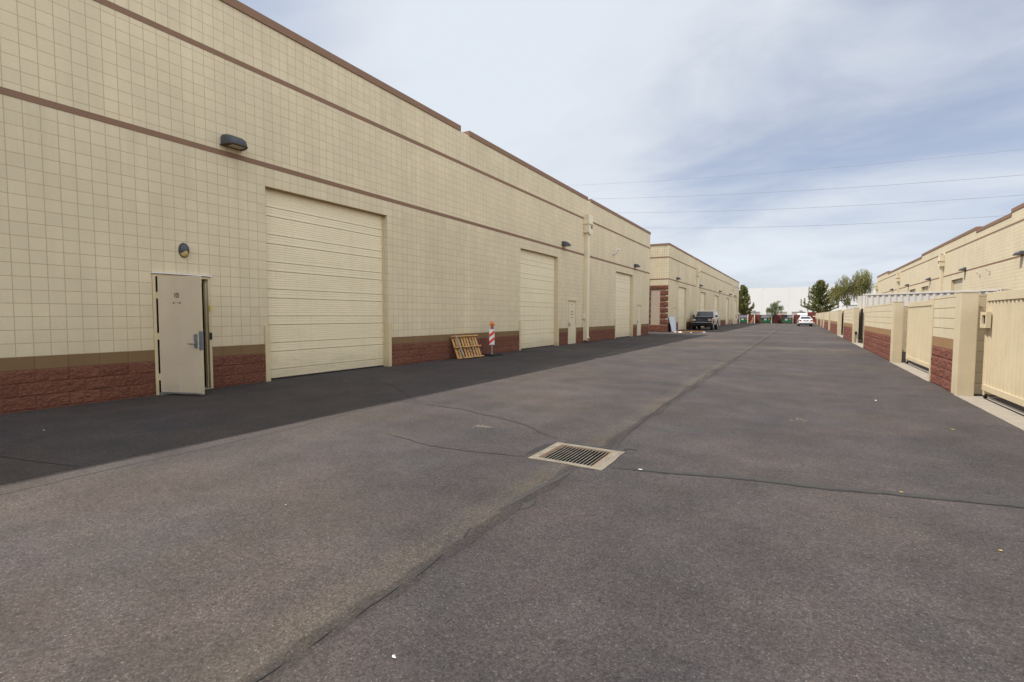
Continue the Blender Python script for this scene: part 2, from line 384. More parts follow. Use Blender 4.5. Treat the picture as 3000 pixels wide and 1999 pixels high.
# ------------------------------------------------------------------ camera, light, sky
cam = bpy.data.cameras.new('camera'); co = bpy.data.objects.new('camera', cam); COL.objects.link(co)
yaw, pitch, roll = 0.53146, -0.053792, 0.0034555
fw = Vector((-math.sin(yaw), math.cos(yaw), 0)); rt = Vector((math.cos(yaw), math.sin(yaw), 0)); up = Vector((0, 0, 1))
f2 = fw * math.cos(pitch) + up * math.sin(pitch); u2 = up * math.cos(pitch) - fw * math.sin(pitch)
r2 = rt * math.cos(roll) + u2 * math.sin(roll); u3 = u2 * math.cos(roll) - rt * math.sin(roll)
mw = Matrix((r2, u3, -f2)).transposed().to_4x4(); mw.translation = Vector((0, 0, 1.4976))
co.matrix_world = mw
cam.sensor_width = 36; cam.lens = 1429.85 / 3000 * 36; cam.clip_start = .05; cam.clip_end = 3000
SC.camera = co

SUN = Vector((-1, -.48, 1.89)).normalized()
ld = bpy.data.lights.new('sun', 'SUN'); ld.energy = 3.3; ld.angle = math.radians(.6); ld.color = (1, .945, .86)
lo = bpy.data.objects.new('sun', ld); COL.objects.link(lo); lo.rotation_euler = (-SUN).to_track_quat('-Z', 'Y').to_euler(); lo.location = (-20, -10, 40)
w = bpy.data.worlds.new('World'); SC.world = w; w.use_nodes = True
nt = w.node_tree; nt.nodes.clear(); N = NT(nt)
out = N.n('ShaderNodeOutputWorld'); bg = N.n('ShaderNodeBackground'); nt.links.new(bg.outputs[0], out.inputs[0])
sky = N.n('ShaderNodeTexSky'); sky.sky_type = 'NISHITA'; sky.sun_disc = False
sky.sun_elevation = math.asin(SUN.z); sky.sun_rotation = math.atan2(SUN.x, SUN.y)
sky.air_density = 1.0; sky.dust_density = 1.2; sky.ozone_density = 1.6; sky.altitude = 350
D = N.n('ShaderNodeTexCoord').outputs['Generated']
dx, dy, dz = N.sep(D)
zz = N.math('ADD', N.math('MAXIMUM', dz, 0.0), .16)
px = N.math('DIVIDE', dx, zz); py = N.math('DIVIDE', dy, zz)
pv = N.comb(px, py, 0.0)
warp = N.noise(pv, .55, 3, .5, out=1)
wv = N.n('ShaderNodeVectorMath', operation='MULTIPLY_ADD'); N.set(wv.inputs[0], warp); wv.inputs[1].default_value = (1.1, 1.1, 0); N.set(wv.inputs[2], pv)
low = N.mapr(dz, .0, .30, .55, 0.0)
rot = N.n('ShaderNodeMapping'); N.set(rot.inputs[0], wv.outputs[0]); rot.inputs['Rotation'].default_value = (0, 0, .55); rot.inputs['Scale'].default_value = (.40, .58, 1); rot.inputs['Location'].default_value = (2.3, .4, 0)
c1 = N.noise(rot.outputs[0], 1.25, 6, .52); c2 = N.noise(rot.outputs[0], 4.2, 6, .6)
cl = N.math('ADD', N.math('MULTIPLY', c1, .80), N.math('MULTIPLY', c2, .20))
def lobe(d, r0, r1):
    nd = N.n('ShaderNodeVectorMath', operation='DOT_PRODUCT'); N.set(nd.inputs[0], D); nd.inputs[1].default_value = Vector(d).normalized()
    return N.mapr(nd.outputs['Value'], math.cos(math.radians(r1)), math.cos(math.radians(r0)), 0, 1, True)
def pix(x, y): return f2 + r2 * ((x - 1500) / 1429.85) - u3 * ((y - 999.5) / 1429.85)
veil = lobe(pix(1330, 380), 4, 30); blue1 = lobe(pix(2330, 330), 1, 17); blue2 = lobe(pix(730, 40), 1, 16)
cl = N.math('ADD', cl, N.math('MULTIPLY', veil, .09)); cl = N.math('SUBTRACT', cl, N.math('MULTIPLY', blue1, .055)); cl = N.math('SUBTRACT', cl, N.math('MULTIPLY', blue2, .10))
mask = N.mapr(cl, .33, .60, .40, .97, True)
mask = N.math('MAXIMUM', mask, N.mapr(N.math('SUBTRACT', N.math('MULTIPLY', dx, .92), N.math('MULTIPLY', dy, .38)), .2, .6, 0, .9))
mask = N.math('MAXIMUM', mask, N.math('MULTIPLY', low, 1.0))
skyc = N.mix(1.0, sky.outputs[0], (1.18, 1.10, 1.22), 'MULTIPLY')
bright = N.math('ADD', N.mapr(cl, .32, .66, 6.2, 7.9), N.mapr(low, 0, .55, 0, .4))
side = N.math('SUBTRACT', N.math('MULTIPLY', dx, .92), N.math('MULTIPLY', dy, .38))
sky_fill = N.math('MAXIMUM', N.mapr(dz, .62, .95, 0, .35, True), N.mapr(side, .22, .72, 0, 1, True))  # unseen sky overhead and rightward brightened, added fill for the left wall
bright = N.math('MULTIPLY', bright, N.math('MULTIPLY_ADD', sky_fill, 1.5, 1.0))
cc = N.mix(1.0, (.89, .955, 1.045), bright, 'MULTIPLY')
fin = N.mix(mask, skyc, cc)
N.set(bg.inputs[0], fin); bg.inputs[1].default_value = .072

SC.view_settings.view_transform = 'Standard'; SC.view_settings.look = 'None'; SC.view_settings.exposure = .62; SC.view_settings.gamma = 1
SC.render.engine = 'CYCLES'
try:
    SC.cycles.use_denoising = True; SC.cycles.max_bounces = 8; SC.cycles.diffuse_bounces = 4
except Exception: pass

# ------------------------------------------------------------------ ground
DX0, DX1, DY0, DY1 = -2.395, -1.60, 4.43, 5.15        # storm drain opening (outer edge of its collar)
def holed(x0, x1, y0, y1, z):
    mb = MB()
    for a, b, c, d in ((x0, DX0, y0, y1), (DX1, x1, y0, y1), (DX0, DX1, y0, DY0), (DX0, DX1, DY1, y1)):
        mb.quad((a, c, z), (b, c, z), (b, d, z), (a, d, z))
    return mb
structure(holed(-700, 700, -500, 1500, -.006).build('ground', 'dirt'))
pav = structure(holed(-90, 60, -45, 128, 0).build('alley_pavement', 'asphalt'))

def ribbon(pts, w, z=.0035, jit=.35, sub=.05, mb=None, taper=True):
    """A ragged narrow strip on the paving."""
    mb = mb or MB(); path = []
    for (a, b) in zip(pts[:-1], pts[1:]):
        a = Vector((*a, 0)); b = Vector((*b, 0)); n = max(2, int((b - a).length / sub))
        for i in range(n): path.append(a.lerp(b, i / n))
    path.append(Vector((*pts[-1], 0)))
    L = []; R = []
    for i, p in enumerate(path):
        d = (path[min(i + 1, len(path) - 1)] - path[max(0, i - 1)]).normalized(); sd = Vector((-d.y, d.x, 0))
        p = p + sd * (noise.noise((p.x * 2.3, p.y * 2.3, 1)) * .035 + noise.noise((p.x * 11, p.y * 11, 4)) * .012)
        k = min(1, min(i, len(path) - 1 - i) / max(1, len(path) * .15)) if taper else 1
        ww = w * (.25 + .75 * k) * (1 + jit * noise.noise((p.x * 8, p.y * 8, 7)) * 1.6)
        L.append((p.x + sd.x * ww / 2, p.y + sd.y * ww / 2, z)); R.append((p.x - sd.x * ww / 2, p.y - sd.y * ww / 2, z))
    n = len(path); mb.add(L + R, [(i, i + 1, n + i + 1, n + i) for i in range(n - 1)])
    return mb
def crack(pts, w, mat='crack', z=.0035, jit=.35): ribbon(pts, w, z, jit).build('crack_line', mat, pav, fix=False)
crack([(-1.56, 4.55), (-.97, 4.70), (-.42, 4.85), (.25, 4.97), (.86, 5.09), (1.57, 5.29), (2.55, 5.5)], .026)
crack([(-1.50, 4.62), (-.97, 4.76), (-.42, 4.91), (.25, 5.03), (.86, 5.15), (1.57, 5.35), (2.5, 5.58)], .085, 'patch', .002)
crack([(-5.6, 6.2), (-5.4, 6.24), (-4.6, 6.2), (-3.82, 5.99), (-3.09, 5.71), (-2.45, 5.27)], .045, 'crack', .002)
crack([(-4.41, 4.40), (-3.48, 4.27), (-2.93, 4.33), (-2.45, 4.48)], .018)
crack([(-9.0, 8.1), (-7.4, 7.6), (-6.0, 6.6), (-5.5, 6.25)], .02)
for seg in (((-1.91, .9), (-1.88, 1.25)), ((-1.86, 1.36), (-1.85, 1.5)), ((-1.84, 1.62), (-1.86, 1.95)), ((-1.85, 2.05), (-1.88, 2.35)), ((-1.89, 2.6), (-1.94, 2.75))): crack(list(seg), .009)
crack([(-1.93, 3.1), (-1.90, 3.7), (-1.84, 4.35)], .05, 'patch', .002)
crack([(-1.70, 5.2), (-1.80, 5.7), (-1.88, 7.2), (-1.91, 8.8), (-1.96, 12.5), (-1.98, 17), (-2.1, 26), (-2.2, 45)], .020)
crack([(-1.63, 5.22), (-1.58, 5.32), (-1.50, 5.28)], .03)
crack([(-5.62, 1.0), (-5.67, 2.0), (-5.66, 2.9), (-5.68, 3.8), (-5.83, 5.0), (-5.92, 7.2), (-6.2, 12.4), (-6.3, 18)], .03, 'patch', .002)
crack([(-6.0, 1.9), (-7.6, 1.5), (-9.2, 1.2)], .014)
def blot(cx, cy, rx, ry, mat, z=.003, n=26, name='stain'):
    mb = MB(); vs = [(cx, cy, z)]
    for i in range(n):
        t = 2 * math.pi * i / n; k = .72 + .55 * noise.noise((cx + 2 * math.cos(t), cy + 2 * math.sin(t), 3)) + random.uniform(-.12, .12)
        vs.append((cx + rx * k * math.cos(t), cy + ry * k * math.sin(t), z))
    mb.add(vs, [(0, i + 1, (i + 1) % n + 1) for i in range(n)]); mb.build(name, mat, pav, fix=False)
def speck(cx, cy, rx, ry, mat, n):
    mb = MB()
    for i in range(n):
        a = random.gauss(0, .45) * rx; b = random.gauss(0, .45) * ry; r = random.uniform(.006, .02)
        mb.add([(cx + a + r * math.cos(t) * random.uniform(.6, 1.6), cy + b + r * math.sin(t), .003 + .00002 * i) for t in (0, 1.2, 2.5, 3.8, 5.1)], [(0, 1, 2, 3, 4)])
    mb.build('stain', mat, pav, fix=False)
speck(-3.6, 5.37, .11, .09, 'silt', 60); speck(.04, 8.09, .12, .15, 'silt', 30)
blot(-1.80, 3.32, .06, .13, 'patch', .0028); blot(-2.47, 4.80, .05, .33, 'crack', .0028); blot(-2.03, 5.22, .35, .05, 'patch', .0028)
blot(-2.62, 4.44, .16, .05, 'patch', .0026); blot(-1.56, 5.17, .09, .05, 'patch', .0027); blot(-1.72, 4.42, .10, .035, 'patch', .0029); blot(-2.2, 5.19, .2, .035, 'crack', .0031); blot(-2.43, 4.98, .035, .2, 'crack', .0032)

# storm drain
dr = thing('storm_drain', 'square storm drain with slatted iron grate in a pale concrete collar', 'storm drain', (-2.0, 4.79, 0))
gx0, gx1, gy0, gy1 = -2.315, -1.715, 4.50, 5.075
mb = MB()
def ring(mb, o, i, z0, z1):
    (a0, a1, b0, b1), (c0, c1, d0, d1) = o, i
    for (x0, x1, y0, y1) in ((a0, c0, b0, b1), (c1, a1, b0, b1), (c0, c1, b0, d0), (c0, c1, d1, b1)): mb.box(x0, x1, y0, y1, z0, z1)
cv = []
def jitter_ring(mb, o, i, z0, z1, n=14):
    pts_o = []; pts_i = []
    (a0, a1, b0, b1), (c0, c1, d0, d1) = o, i
    for (p, q, r, s) in (((a0, b0), (a1, b0), (c0, d0), (c1, d0)), ((a1, b0), (a1, b1), (c1, d0), (c1, d1)), ((a1, b1), (a0, b1), (c1, d1), (c0, d1)), ((a0, b1), (a0, b0), (c0, d1), (c0, d0))):
        for k in range(n):
            t = k / n; j = .012 * noise.noise((p[0] + (q[0] - p[0]) * t * 5, p[1] + (q[1] - p[1]) * t * 5, .3))
            cxm, cym = -2.0, 4.79
            ox = p[0] + (q[0] - p[0]) * t; oy = p[1] + (q[1] - p[1]) * t
            dd = Vector((ox - cxm, oy - cym)).normalized() * j
            pts_o.append((ox + dd.x, oy + dd.y)); pts_i.append((r[0] + (s[0] - r[0]) * t, r[1] + (s[1] - r[1]) * t))
    m = len(pts_o)
    vs = [(x, y, z1) for x, y in pts_o] + [(x, y, z1) for x, y in pts_i] + [(x, y, z0) for x, y in pts_i] + [(x, y, z0) for x, y in pts_o]
    fs = []
    for k in range(m):
        k2 = (k + 1) % m
        fs += [(k, k2, m + k2, m + k), (m + k, m + k2, 2 * m + k2, 2 * m + k), (3 * m + k, 3 * m + k2, k2, k)]
    mb.add(vs, fs)
jitter_ring(mb, (DX0 - .006, DX1 + .006, DY0 - .006, DY1 + .006), (gx0, gx1, gy0, gy1), -.25, .007)
mb.build('concrete_collar', 'collar', dr)
mb = MB(); ring(mb, (gx0 + .002, gx1 - .002, gy0 + .002, gy1 - .002), (gx0 + .022, gx1 - .022, gy0 + .012, gy1 - .012), -.05, .0)
mb.build('frame', 'rustedge', dr)
mb = MB()
for k in range(14):
    x = gx0 + .045 + k * (gx1 - gx0 - .09) / 13
    mb.box(x - .0032, x + .0032, gy0 + .013, gy1 - .013, -.004, .0015)
for y in (4.65, 4.91): mb.box(gx0 + .023, gx1 - .023, y - .004, y + .004, -.04, -.0185)
gt = mb.build('grate', 'iron', dr)
mb = MB()
for k in range(14):
    x = gx0 + .045 + k * (gx1 - gx0 - .09) / 13
    mb.box(x - .0028, x + .0028, gy0 + .014, gy1 - .014, -.042, -.0045)
mb.build('bar_web', 'rust', gt)  # near-black bar sides: shade between the bars put into the rust colour
mb = MB(); mb.cur = 0
mb.quad((gx0 - .01, gy0 - .01, -.55), (gx1 + .01, gy0 - .01, -.55), (gx1 + .01, gy1 + .01, -.55), (gx0 - .01, gy1 + .01, -.55))
for a, b in (((gx0, gy0), (gx1, gy0)), ((gx1, gy0), (gx1, gy1)), ((gx1, gy1), (gx0, gy1)), ((gx0, gy1), (gx0, gy0))):
    mb.quad((*a, -.56), (*b, -.56), (*b, -.06), (*a, -.06))
mb.build('catch_basin', 'rust', dr, fix=False)
for k in range(5):
    px_ = gx0 + .045 + (2 * k + 3) * (gx1 - gx0 - .09) / 13; py_ = random.uniform(gy0 + .08, gy1 - .08)
    MB().box(px_ - .005, px_ + .005, py_ - .004, py_ + .004, .0011, .006).build('pebble', 'silt', dr)

# ------------------------------------------------------------------ masonry helpers
def wall_face(mb, x, y0, y1, z0, z1, ops, t, sgn):
    """Wall in the plane X=x (outward sgn), thickness t, with openings (ya,yb,za,zb)."""
    ys = sorted({y0, y1, *[q for o in ops for q in o[:2] if y0 < q < y1]}); zs = sorted({z0, z1, *[q for o in ops for q in o[2:] if z0 < q < z1]})
    def is_open(a, b): return any(o[0] < a < o[1] and o[2] < b < o[3] for o in ops)
    for a, b in zip(ys[:-1], ys[1:]):
        for c, d in zip(zs[:-1], zs[1:]):
            if is_open((a + b) / 2, (c + d) / 2): continue
            for xx, sg in ((x, sgn), (x - sgn * t, -sgn)):
                q = [(xx, a, c), (xx, b, c), (xx, b, d), (xx, a, d)]
                mb.quad(*(q if sg > 0 else q[::-1]))
    xi = x - sgn * t
    for (a, b, c, d) in ops:
        c = max(c, z0)
        for q in ([(x, a, c), (xi, a, c), (xi, a, d), (x, a, d)], [(x, b, c), (x, b, d), (xi, b, d), (xi, b, c)], [(x, a, d), (xi, a, d), (xi, b, d), (x, b, d)]):
            mb.quad(*(q if sgn > 0 else q[::-1]))
    mb.quad((x, y0, z1), (x, y1, z1), (xi, y1, z1), (xi, y0, z1))
    for a, b in zip(ys[:-1], ys[1:]):
        if not is_open((a + b) / 2, z0 + .01): mb.quad((x, a, z0), (xi, a, z0), (xi, b, z0), (x, b, z0))
    for yy in (y0, y1): mb.quad((x, yy, z0), (x, yy, z1), (xi, yy, z1), (xi, yy, z0))
def split_face(mb, x, y0, y1, z0, z1, sgn, res, amp=.02, uo=Y0, vo=ZO, uw=2 * M, vh=M, back=.2):
    """Rough split-face courses: a displaced grid with recessed joints."""
    ny = max(1, int((y1 - y0) / res)); nz = max(1, int((z1 - z0) / res)); vs = []; fs = []
    for i in range(ny + 1):
        y = y0 + (y1 - y0) * i / ny
        for k in range(nz + 1):
            z = z0 + (z1 - z0) * k / nz
            v = (z - vo) / vh; r = math.floor(v); u = (y - uo) / uw + (.5 if r % 2 else 0); c = math.floor(u)
            e = min(min(u - c, 1 - u + c) * uw, min(v - r, 1 - v + r) * vh)
            d = amp * (.5 + .55 * noise.noise((y * 7, z * 11 + c * 3.7, r * 5.1 + sgn)) + .6 * noise.noise((y * 19, z * 26, r * 2.2))) * min(1, e / .025)
            if i in (0, ny) or k in (0, nz): d = 0
            vs.append((x + sgn * d, y, z))
    for i in range(ny):
        for k in range(nz):
            q = (i * (nz + 1) + k, (i + 1) * (nz + 1) + k, (i + 1) * (nz + 1) + k + 1, i * (nz + 1) + k + 1)
            fs.append(q if sgn > 0 else q[::-1])
    mb.add(vs, fs)
    xb = x - sgn * back
    for q in ([(x, y0, z0), (x, y0, z1), (xb, y0, z1), (xb, y0, z0)], [(x, y1, z0), (xb, y1, z0), (xb, y1, z1), (x, y1, z1)], [(x, y0, z1), (x, y1, z1), (xb, y1, z1), (xb, y0, z1)]):
        mb.quad(*(q if sgn > 0 else q[::-1]))

def rollup(parent, ya, yb, zt, sgn, X, mat='rollup'):
    """Ribbed sectional door filling an opening, in the plane X, with side tracks and sill."""
    prof = []; sec = 3 * M; z = .02; dark = []
    def groove(z0, d, wd, gap=False):
        prof.extend([(0, z0), (-d, z0 + wd * .15), (-d, z0 + wd * .85), (0, z0 + wd)])
        if gap: dark.append(z0 + wd * .5)
    while z < zt - .02:
        groove(z, .022, .019, True)
        for k in range(1, 3): groove(z + .026 + k * .055, .007, .016)
        groove(z + M, .020, .017, True)
        for k in range(1, 7): groove(z + M + .026 + k * .052, .007, .016)
        z += sec
    prof = [p for p in prof if p[1] < zt - .01]; prof = [(0, .0)] + prof + [(0, zt - .002)]
    mb = MB(); n = len(prof)
    vs = [(X + sgn * d, ya + .03, q) for d, q in prof] + [(X + sgn * d, yb - .03, q) for d, q in prof]
    mb.add(vs, [(i, n + i, n + i + 1, i + 1) for i in range(n - 1)])
    for i in range(n - 1):
        zc = (prof[i][1] + prof[i + 1][1]) / 2
        if any(abs(zc - g) < .014 for g in dark): mb.m[i] = 1
    o = mb.build('rollup_door', [mat, 'groove'], parent, fix=False)
    for y in (ya, yb - .045):
        mb = MB(); mb.box(*sorted((X - sgn * .01, X + sgn * .035)), y + .003, y + .042, .0, zt - .004); mb.build('door_track', 'frame', o)
    mb = MB(); mb.box(*sorted((X - sgn * .02, X + sgn * .022)), ya + .045, yb - .045, .003, .03); mb.build('bottom_seal', 'dark', o)
    return o
def guards(parent, ya, yb, X, sgn, h=1.24):
    for y, s in ((ya, 1), (yb, -1)):
        mb = MB()
        a, b = sorted((y - s * .10, y + s * .012)); mb.box(*sorted((X + sgn * .001, X + sgn * .035)), a, b, 0, h)
        a, b = sorted((y + s * .001, y + s * .012)); mb.box(*sorted((X - sgn * .14, X + sgn * .0005)), a, b, 0, h)
        mb.build('jamb_guard', 'frame', parent)
def entry_door(parent, ya, yb, X, sgn, hinge_hi=True, zt=zj(10.87), lever=True, mat='rollup_pale', leaf=True):
    fr = MB(); t = .05; xo = X + sgn * .014; xi = X - sgn * .10
    x0, x1 = sorted((xo, xi))
    fr.box(x0, x1, ya + .002, ya + t, 0, zt); fr.box(x0, x1, yb - t, yb - .002, 0, zt); fr.box(x0, x1, ya + t, yb - t, zt - t, zt)
    d = None
    if leaf:
        lf = MB(); lf.box(*sorted((X - sgn * .05, X - sgn * .004)), ya + t + .004, yb - t - .004, .02, zt - t - .004)
        d = lf.build('door', mat, parent, bevel=.003); fr.build('door_frame', 'frame', d)
        th = MB(); th.box(*sorted((X - sgn * .08, X + sgn * .03)), ya + t, yb - t, .001, .018); th.build('threshold', 'steel', d)
        hd = MB(); yl = (ya + t + .09) if hinge_hi else (yb - t - .09); s = 1 if hinge_hi else -1
        hd.box(*sorted((X - sgn * .003, X + sgn * .02)), yl - .035, yl + .035, .90, 1.12)
        hd.tube([(X + sgn * .02, yl, .99), (X + sgn * .06, yl, .99), (X + sgn * .062, yl + s * .12, .985)], .011, 8)
        hd.build('lever_handle', 'satin', d)
        for z in (.3, 1.05, 1.8): MB().cyl((X + sgn * .012, (yb - t) if hinge_hi else (ya + t), z), (0, 0, 1), .012, .11, 10).build('hinge', 'frame', d)
        dc = MB(); dc.box(*sorted((X + sgn * .001, X + sgn * .055)), ya - .01, yb + .01, zt + .006, zt + .022); dc.build('drip_cap', 'frame', d)
    return d
def downspout(parent, y, X, sgn, ztop, zbot=.12, w=.30, dpt=.20):
    mb = MB()
    mb.box(*sorted((X + sgn * .004, X + sgn * dpt)), y - w / 2, y + w / 2, zbot + .18, ztop - .95)
    mb.box(*sorted((X + sgn * .008, X + sgn * (dpt + .03))), y - w / 2 - .006, y + w / 2 + .006, zbot, zbot + .18)
    for z in (2.75, 4.3): mb.box(*sorted((X + sgn * .006, X + sgn * (dpt + .007))), y - w / 2 - .007, y + w / 2 + .007, z, z + .05)
    dn = mb.build('downspout', 'downspout', parent)
    mb = MB()
    mb.box(*sorted((X + sgn * .006, X + sgn * .31)), y - .29, y + .29, ztop - .46, ztop)
    mb.box(*sorted((X + sgn * .009, X + sgn * .36)), y - .33, y + .33, ztop - .50, ztop - .46)
    mb.box(*sorted((X + sgn * .006, X + sgn * .31)), y - .29, y + .29, ztop - .93, ztop - .50)
    mb.prism([(y - .29, ztop - .93), (y + .29, ztop - .93), (y + w / 2, ztop - 1.02), (y - w / 2, ztop - 1.02)], 0, X + sgn * .009, X + sgn * .305)
    mb.build('conductor_head', 'downspout', dn)
    mb = MB(); mb.box(*sorted((X + sgn * .30, X + sgn * .313)), y + .04, y + .22, ztop - .72, ztop - .54); mb.build('overflow_opening', 'shadowgap', dn)
    mb = MB(); mb.box(*sorted((X + sgn * (dpt + .026), X + sgn * (dpt + .033))), y - w / 2 + .03, y + w / 2 - .03, zbot + .02, zbot + .10); mb.build('outlet', 'shadowgap', dn)
    return dn

def trim_run(parent, name, X, sgn, y0, y1, z0, z1, proud, cuts=(), back=.0, ends=True):
    """A horizontal band or coping, broken at the cuts (ya,yb)."""
    ys = [y0]
    for a, b in cuts: ys += [a, b]
    ys.append(y1)
    for a, b in zip(ys[0::2], ys[1::2]):
        mb = MB(); mb.box(*sorted((X - sgn * back, X + sgn * proud)), a, b, z0, z1); mb.build(name, 'brown', parent)

# ------------------------------------------------------------------ left warehouse, near
def left_building(loc, label, y0, y1, doors, rolls, spouts, gaps, res_fn, wall_mat, open_door=None, end_face=False):
    b = thing('warehouse', label, 'warehouse', loc)
    ops = [(a, c, -1, zj(21)) for a, c in rolls] + [(a, c, -1, zj(10.9)) for a, c, *_ in doors]
    ops.sort()
    ZT = zj(38)
    mb = MB(); wall_face(mb, XL, y0, y1, zj(4), ZT, ops, .2, 1)
    # ends, back and roof
    ylo = y0 + .2
    for yy, ye in ((y0, y0 + .2), (y1, y1 - .2)):
        za = zj(20.5) if (end_face and yy == y0) else 0
        mb.quad((XL - .2, yy, za), (XL - .2, yy, ZT), (-40, yy, ZT), (-40, yy, za)); mb.quad((XL - .2, ye, za), (-40, ye, za), (-40, ye, ZT), (XL - .2, ye, ZT))
    if not end_face:
        for yy in (y0, y1): mb.quad((XL, yy, 0), (XL, yy, zj(4)), (XL - .2, yy, zj(4)), (XL - .2, yy, 0))
    mb.quad((-40, y0, 0), (-40, y0, ZT), (-40, y1, ZT), (-40, y1, 0))
    mb.build('wall', wall_mat, b, fix=False)
    mb = MB(); mb.box(-39.9, XL - .22, y0 + .22, y1 - .22, 6.9, 7.1); mb.build('roof', 'roof', b)
    # plinth between the openings
    ys = [y0] + [q for o in ops for q in o[:2]] + [y1]
    for a, c in zip(ys[0::2], ys[1::2]):
        if c - a < .02: continue
        rb = MB(); split_face(rb, XL + .001, a, c, 0, zj(3), 1, res_fn(a), .018); rb.build('split_face_base', 'red', b, fix=False)
        bb = MB(); bb.box(XL - .2, XL + .002, a, c, zj(3) + .0005, zj(4) - .0005); bb.build('brown_course', 'base_brown', b)
    w = .35
    cut = [(s - .155, s + .155) for s in spouts]; cut2 = [(s - .31, s + .31) for s in spouts]
    trim_run(b, 'brown_band', XL, 1, y0, y1, zj(23), zj(23.5), .008, cut); trim_run(b, 'brown_band', XL, 1, y0, y1, zj(32.5), zj(33), .008, cut2)
    ys = [y0 - (.03 if end_face else 0)] + [q for g in gaps for q in g] + [y1 + .03]
    for a, c in zip(ys[0::2], ys[1::2]):
        mb = MB(); mb.box(XL - .27, XL + .035, a, c, zj(37.95), zj(38.8)); mb.build('parapet_cap', 'brown', b)
    for a, c in rolls:
        rollup(b, a, c, zj(21) - .004, 1, XL - .17); guards(b, a, c, XL, 1)
    for d in doors:
        a, c = d[:2]
        if d is not open_door: entry_door(b, a, c, XL, 1)
    for s in spouts: downspout(b, s, XL, 1, zj(33.7))
    return b
D105 = (yn(0), yn(5)); D2 = (yn(91.05), yn(96.05)); D3 = (yn(151.4), yn(156.4))
R1 = (yn(11), yn(29)); R2 = (yn(66.8), yn(84.9)); R3 = (yn(127.6), yn(145.6))
B1 = left_building((-10.14, 10, 0), 'long cream block warehouse on the left with the open door marked 105', -34.0, 38.32, [D105, D2, D3], [R1, R2, R3], [25.08],
                   [(13.72, 14.22), (25.32, 25.79)], lambda y: .022 if y < 16 else .05, 'block', open_door=D105)
# open door 105
fr = MB(); t = .05; za = zj(10.87)
fr.box(XL - .13, XL + .014, D105[0] + .002, D105[0] + t, 0, za); fr.box(XL - .13, XL + .014, D105[1] - t, D105[1] - .002, 0, za)
fr.box(XL - .13, XL + .014, D105[0] + t, D105[1] - t, za - t, za)
fr.box(XL - .13, XL - .06, D105[0] + t, D105[0] + t + .016, 0, za - t); fr.box(XL - .13, XL - .06, D105[1] - t - .016, D105[1] - t, 0, za - t)
leafm = MB(); LW = D105[1] - D105[0] - 2 * t - .008
hy = D105[0] + t + .012; hx = XL + .02
ang = math.atan2(.31, .87)          # swung almost square to the wall
du = Vector((math.cos(ang), math.sin(ang), 0)); dn = Vector((math.sin(ang), -math.cos(ang), 0))   # along leaf, out of its outer face
hinge = Vector((hx, hy, 0))
def dp(u, v, z): return tuple(hinge + du * u + dn * v + Vector((0, 0, z)))
def dbox(mb, u0, u1, v0, v1, z0, z1): mb.hexa([dp(u0, v0, z0), dp(u1, v0, z0), dp(u1, v1, z0), dp(u0, v1, z0), dp(u0, v0, z1), dp(u1, v0, z1), dp(u1, v1, z1), dp(u0, v1, z1)])
dbox(leafm, .02, LW, -.044, 0, .035, za - t - .006)
door = leafm.build('door', 'door', B1, bevel=.002); door['label'] = 'tan steel door 105 standing open'
fr.build('door_frame', 'frame', door)
mb = MB(); dbox(mb, LW - .0005, LW + .004, -.043, -.001, .036, za - t - .008); mb.build('door_edge', 'frame', door)
mb = MB(); dbox(mb, .03, LW - .01, .0015, .01, .036, .062); mb.build('door_sweep', 'steel', door)
mb = MB(); mb.box(XL + .001, XL + .05, D105[0] - .015, D105[1] + .015, za + .004, za + .022); mb.build('drip_cap', 'white', door)
mb = MB(); mb.box(XL - .2, XL + .06, D105[0] + t + .001, D105[1] - t - .001, .001, .016); mb.build('threshold', 'concrete', door)
for z in (.33, 1.08, 1.83):
    mb = MB(); dbox(mb, -.025, .022, -.01, .006, z - .06, z + .06); mb.build('hinge', 'frame', door)
mb = MB(); dbox(mb, LW - .13, LW - .075, .0, .022, .88, 1.13); mb.tube([dp(LW - .10, .02, .955), dp(LW - .10, .065, .955), dp(LW - .215, .067, .955)], .0105, 8); mb.build('lever_handle', 'satin', door)
mb = MB(); dbox(mb, LW - .040, LW + .010, .001, .006, .84, 1.18); dbox(mb, LW + .0045, LW + .010, -.044, .0, .85, 1.18); mb.build('latch_guard', 'satin', door)
mb = MB(); dbox(mb, LW + .010, LW + .022, -.03, -.014, .955, .985); mb.build('latch_bolt', 'chrome', door)
mb = MB(); mb.cyl((XL - .11, D105[1] - .20, za - t - .05), (0, 1, 0), .03, .20, 12); mb.build('door_closer', 'steel', door)
mb = MB(); mb.box(XL - .001, XL + .022, D105[1] - t + .001, D105[1] - .002, .98, 1.12); mb.build('strike_plate', 'shadowgap', door)
fc = bpy.data.curves.new('number_lettering', 'FONT'); fc.body = '105'; fc.size = .125; fc.align_x = 'CENTER'; fc.extrude = .0008; fc.offset = .0022
fo = bpy.data.objects.new('number_lettering', fc); COL.objects.link(fo); fo.data.materials.append(MAT['ink']); fo.parent = door
o = org(door); bx = Matrix((du, Vector((0, 0, 1)), dn)).transposed().to_4x4()
fo.matrix_local = Matrix.Translation(hinge + du * .42 + dn * .0012 + Vector((0, 0, 1.785)) - Vector(o)) @ bx @ Matrix.Scale(.62, 4, (1, 0, 0))
dg = bpy.context.evaluated_depsgraph_get(); tme = bpy.data.meshes.new_from_object(fo.evaluated_get(dg)); tmx = fo.matrix_local.copy()
bpy.data.objects.remove(fo); fo = bpy.data.objects.new('number_lettering', tme); COL.objects.link(fo); fo.parent = door; fo.matrix_local = tmx
mb = MB()
top = []; bot = []
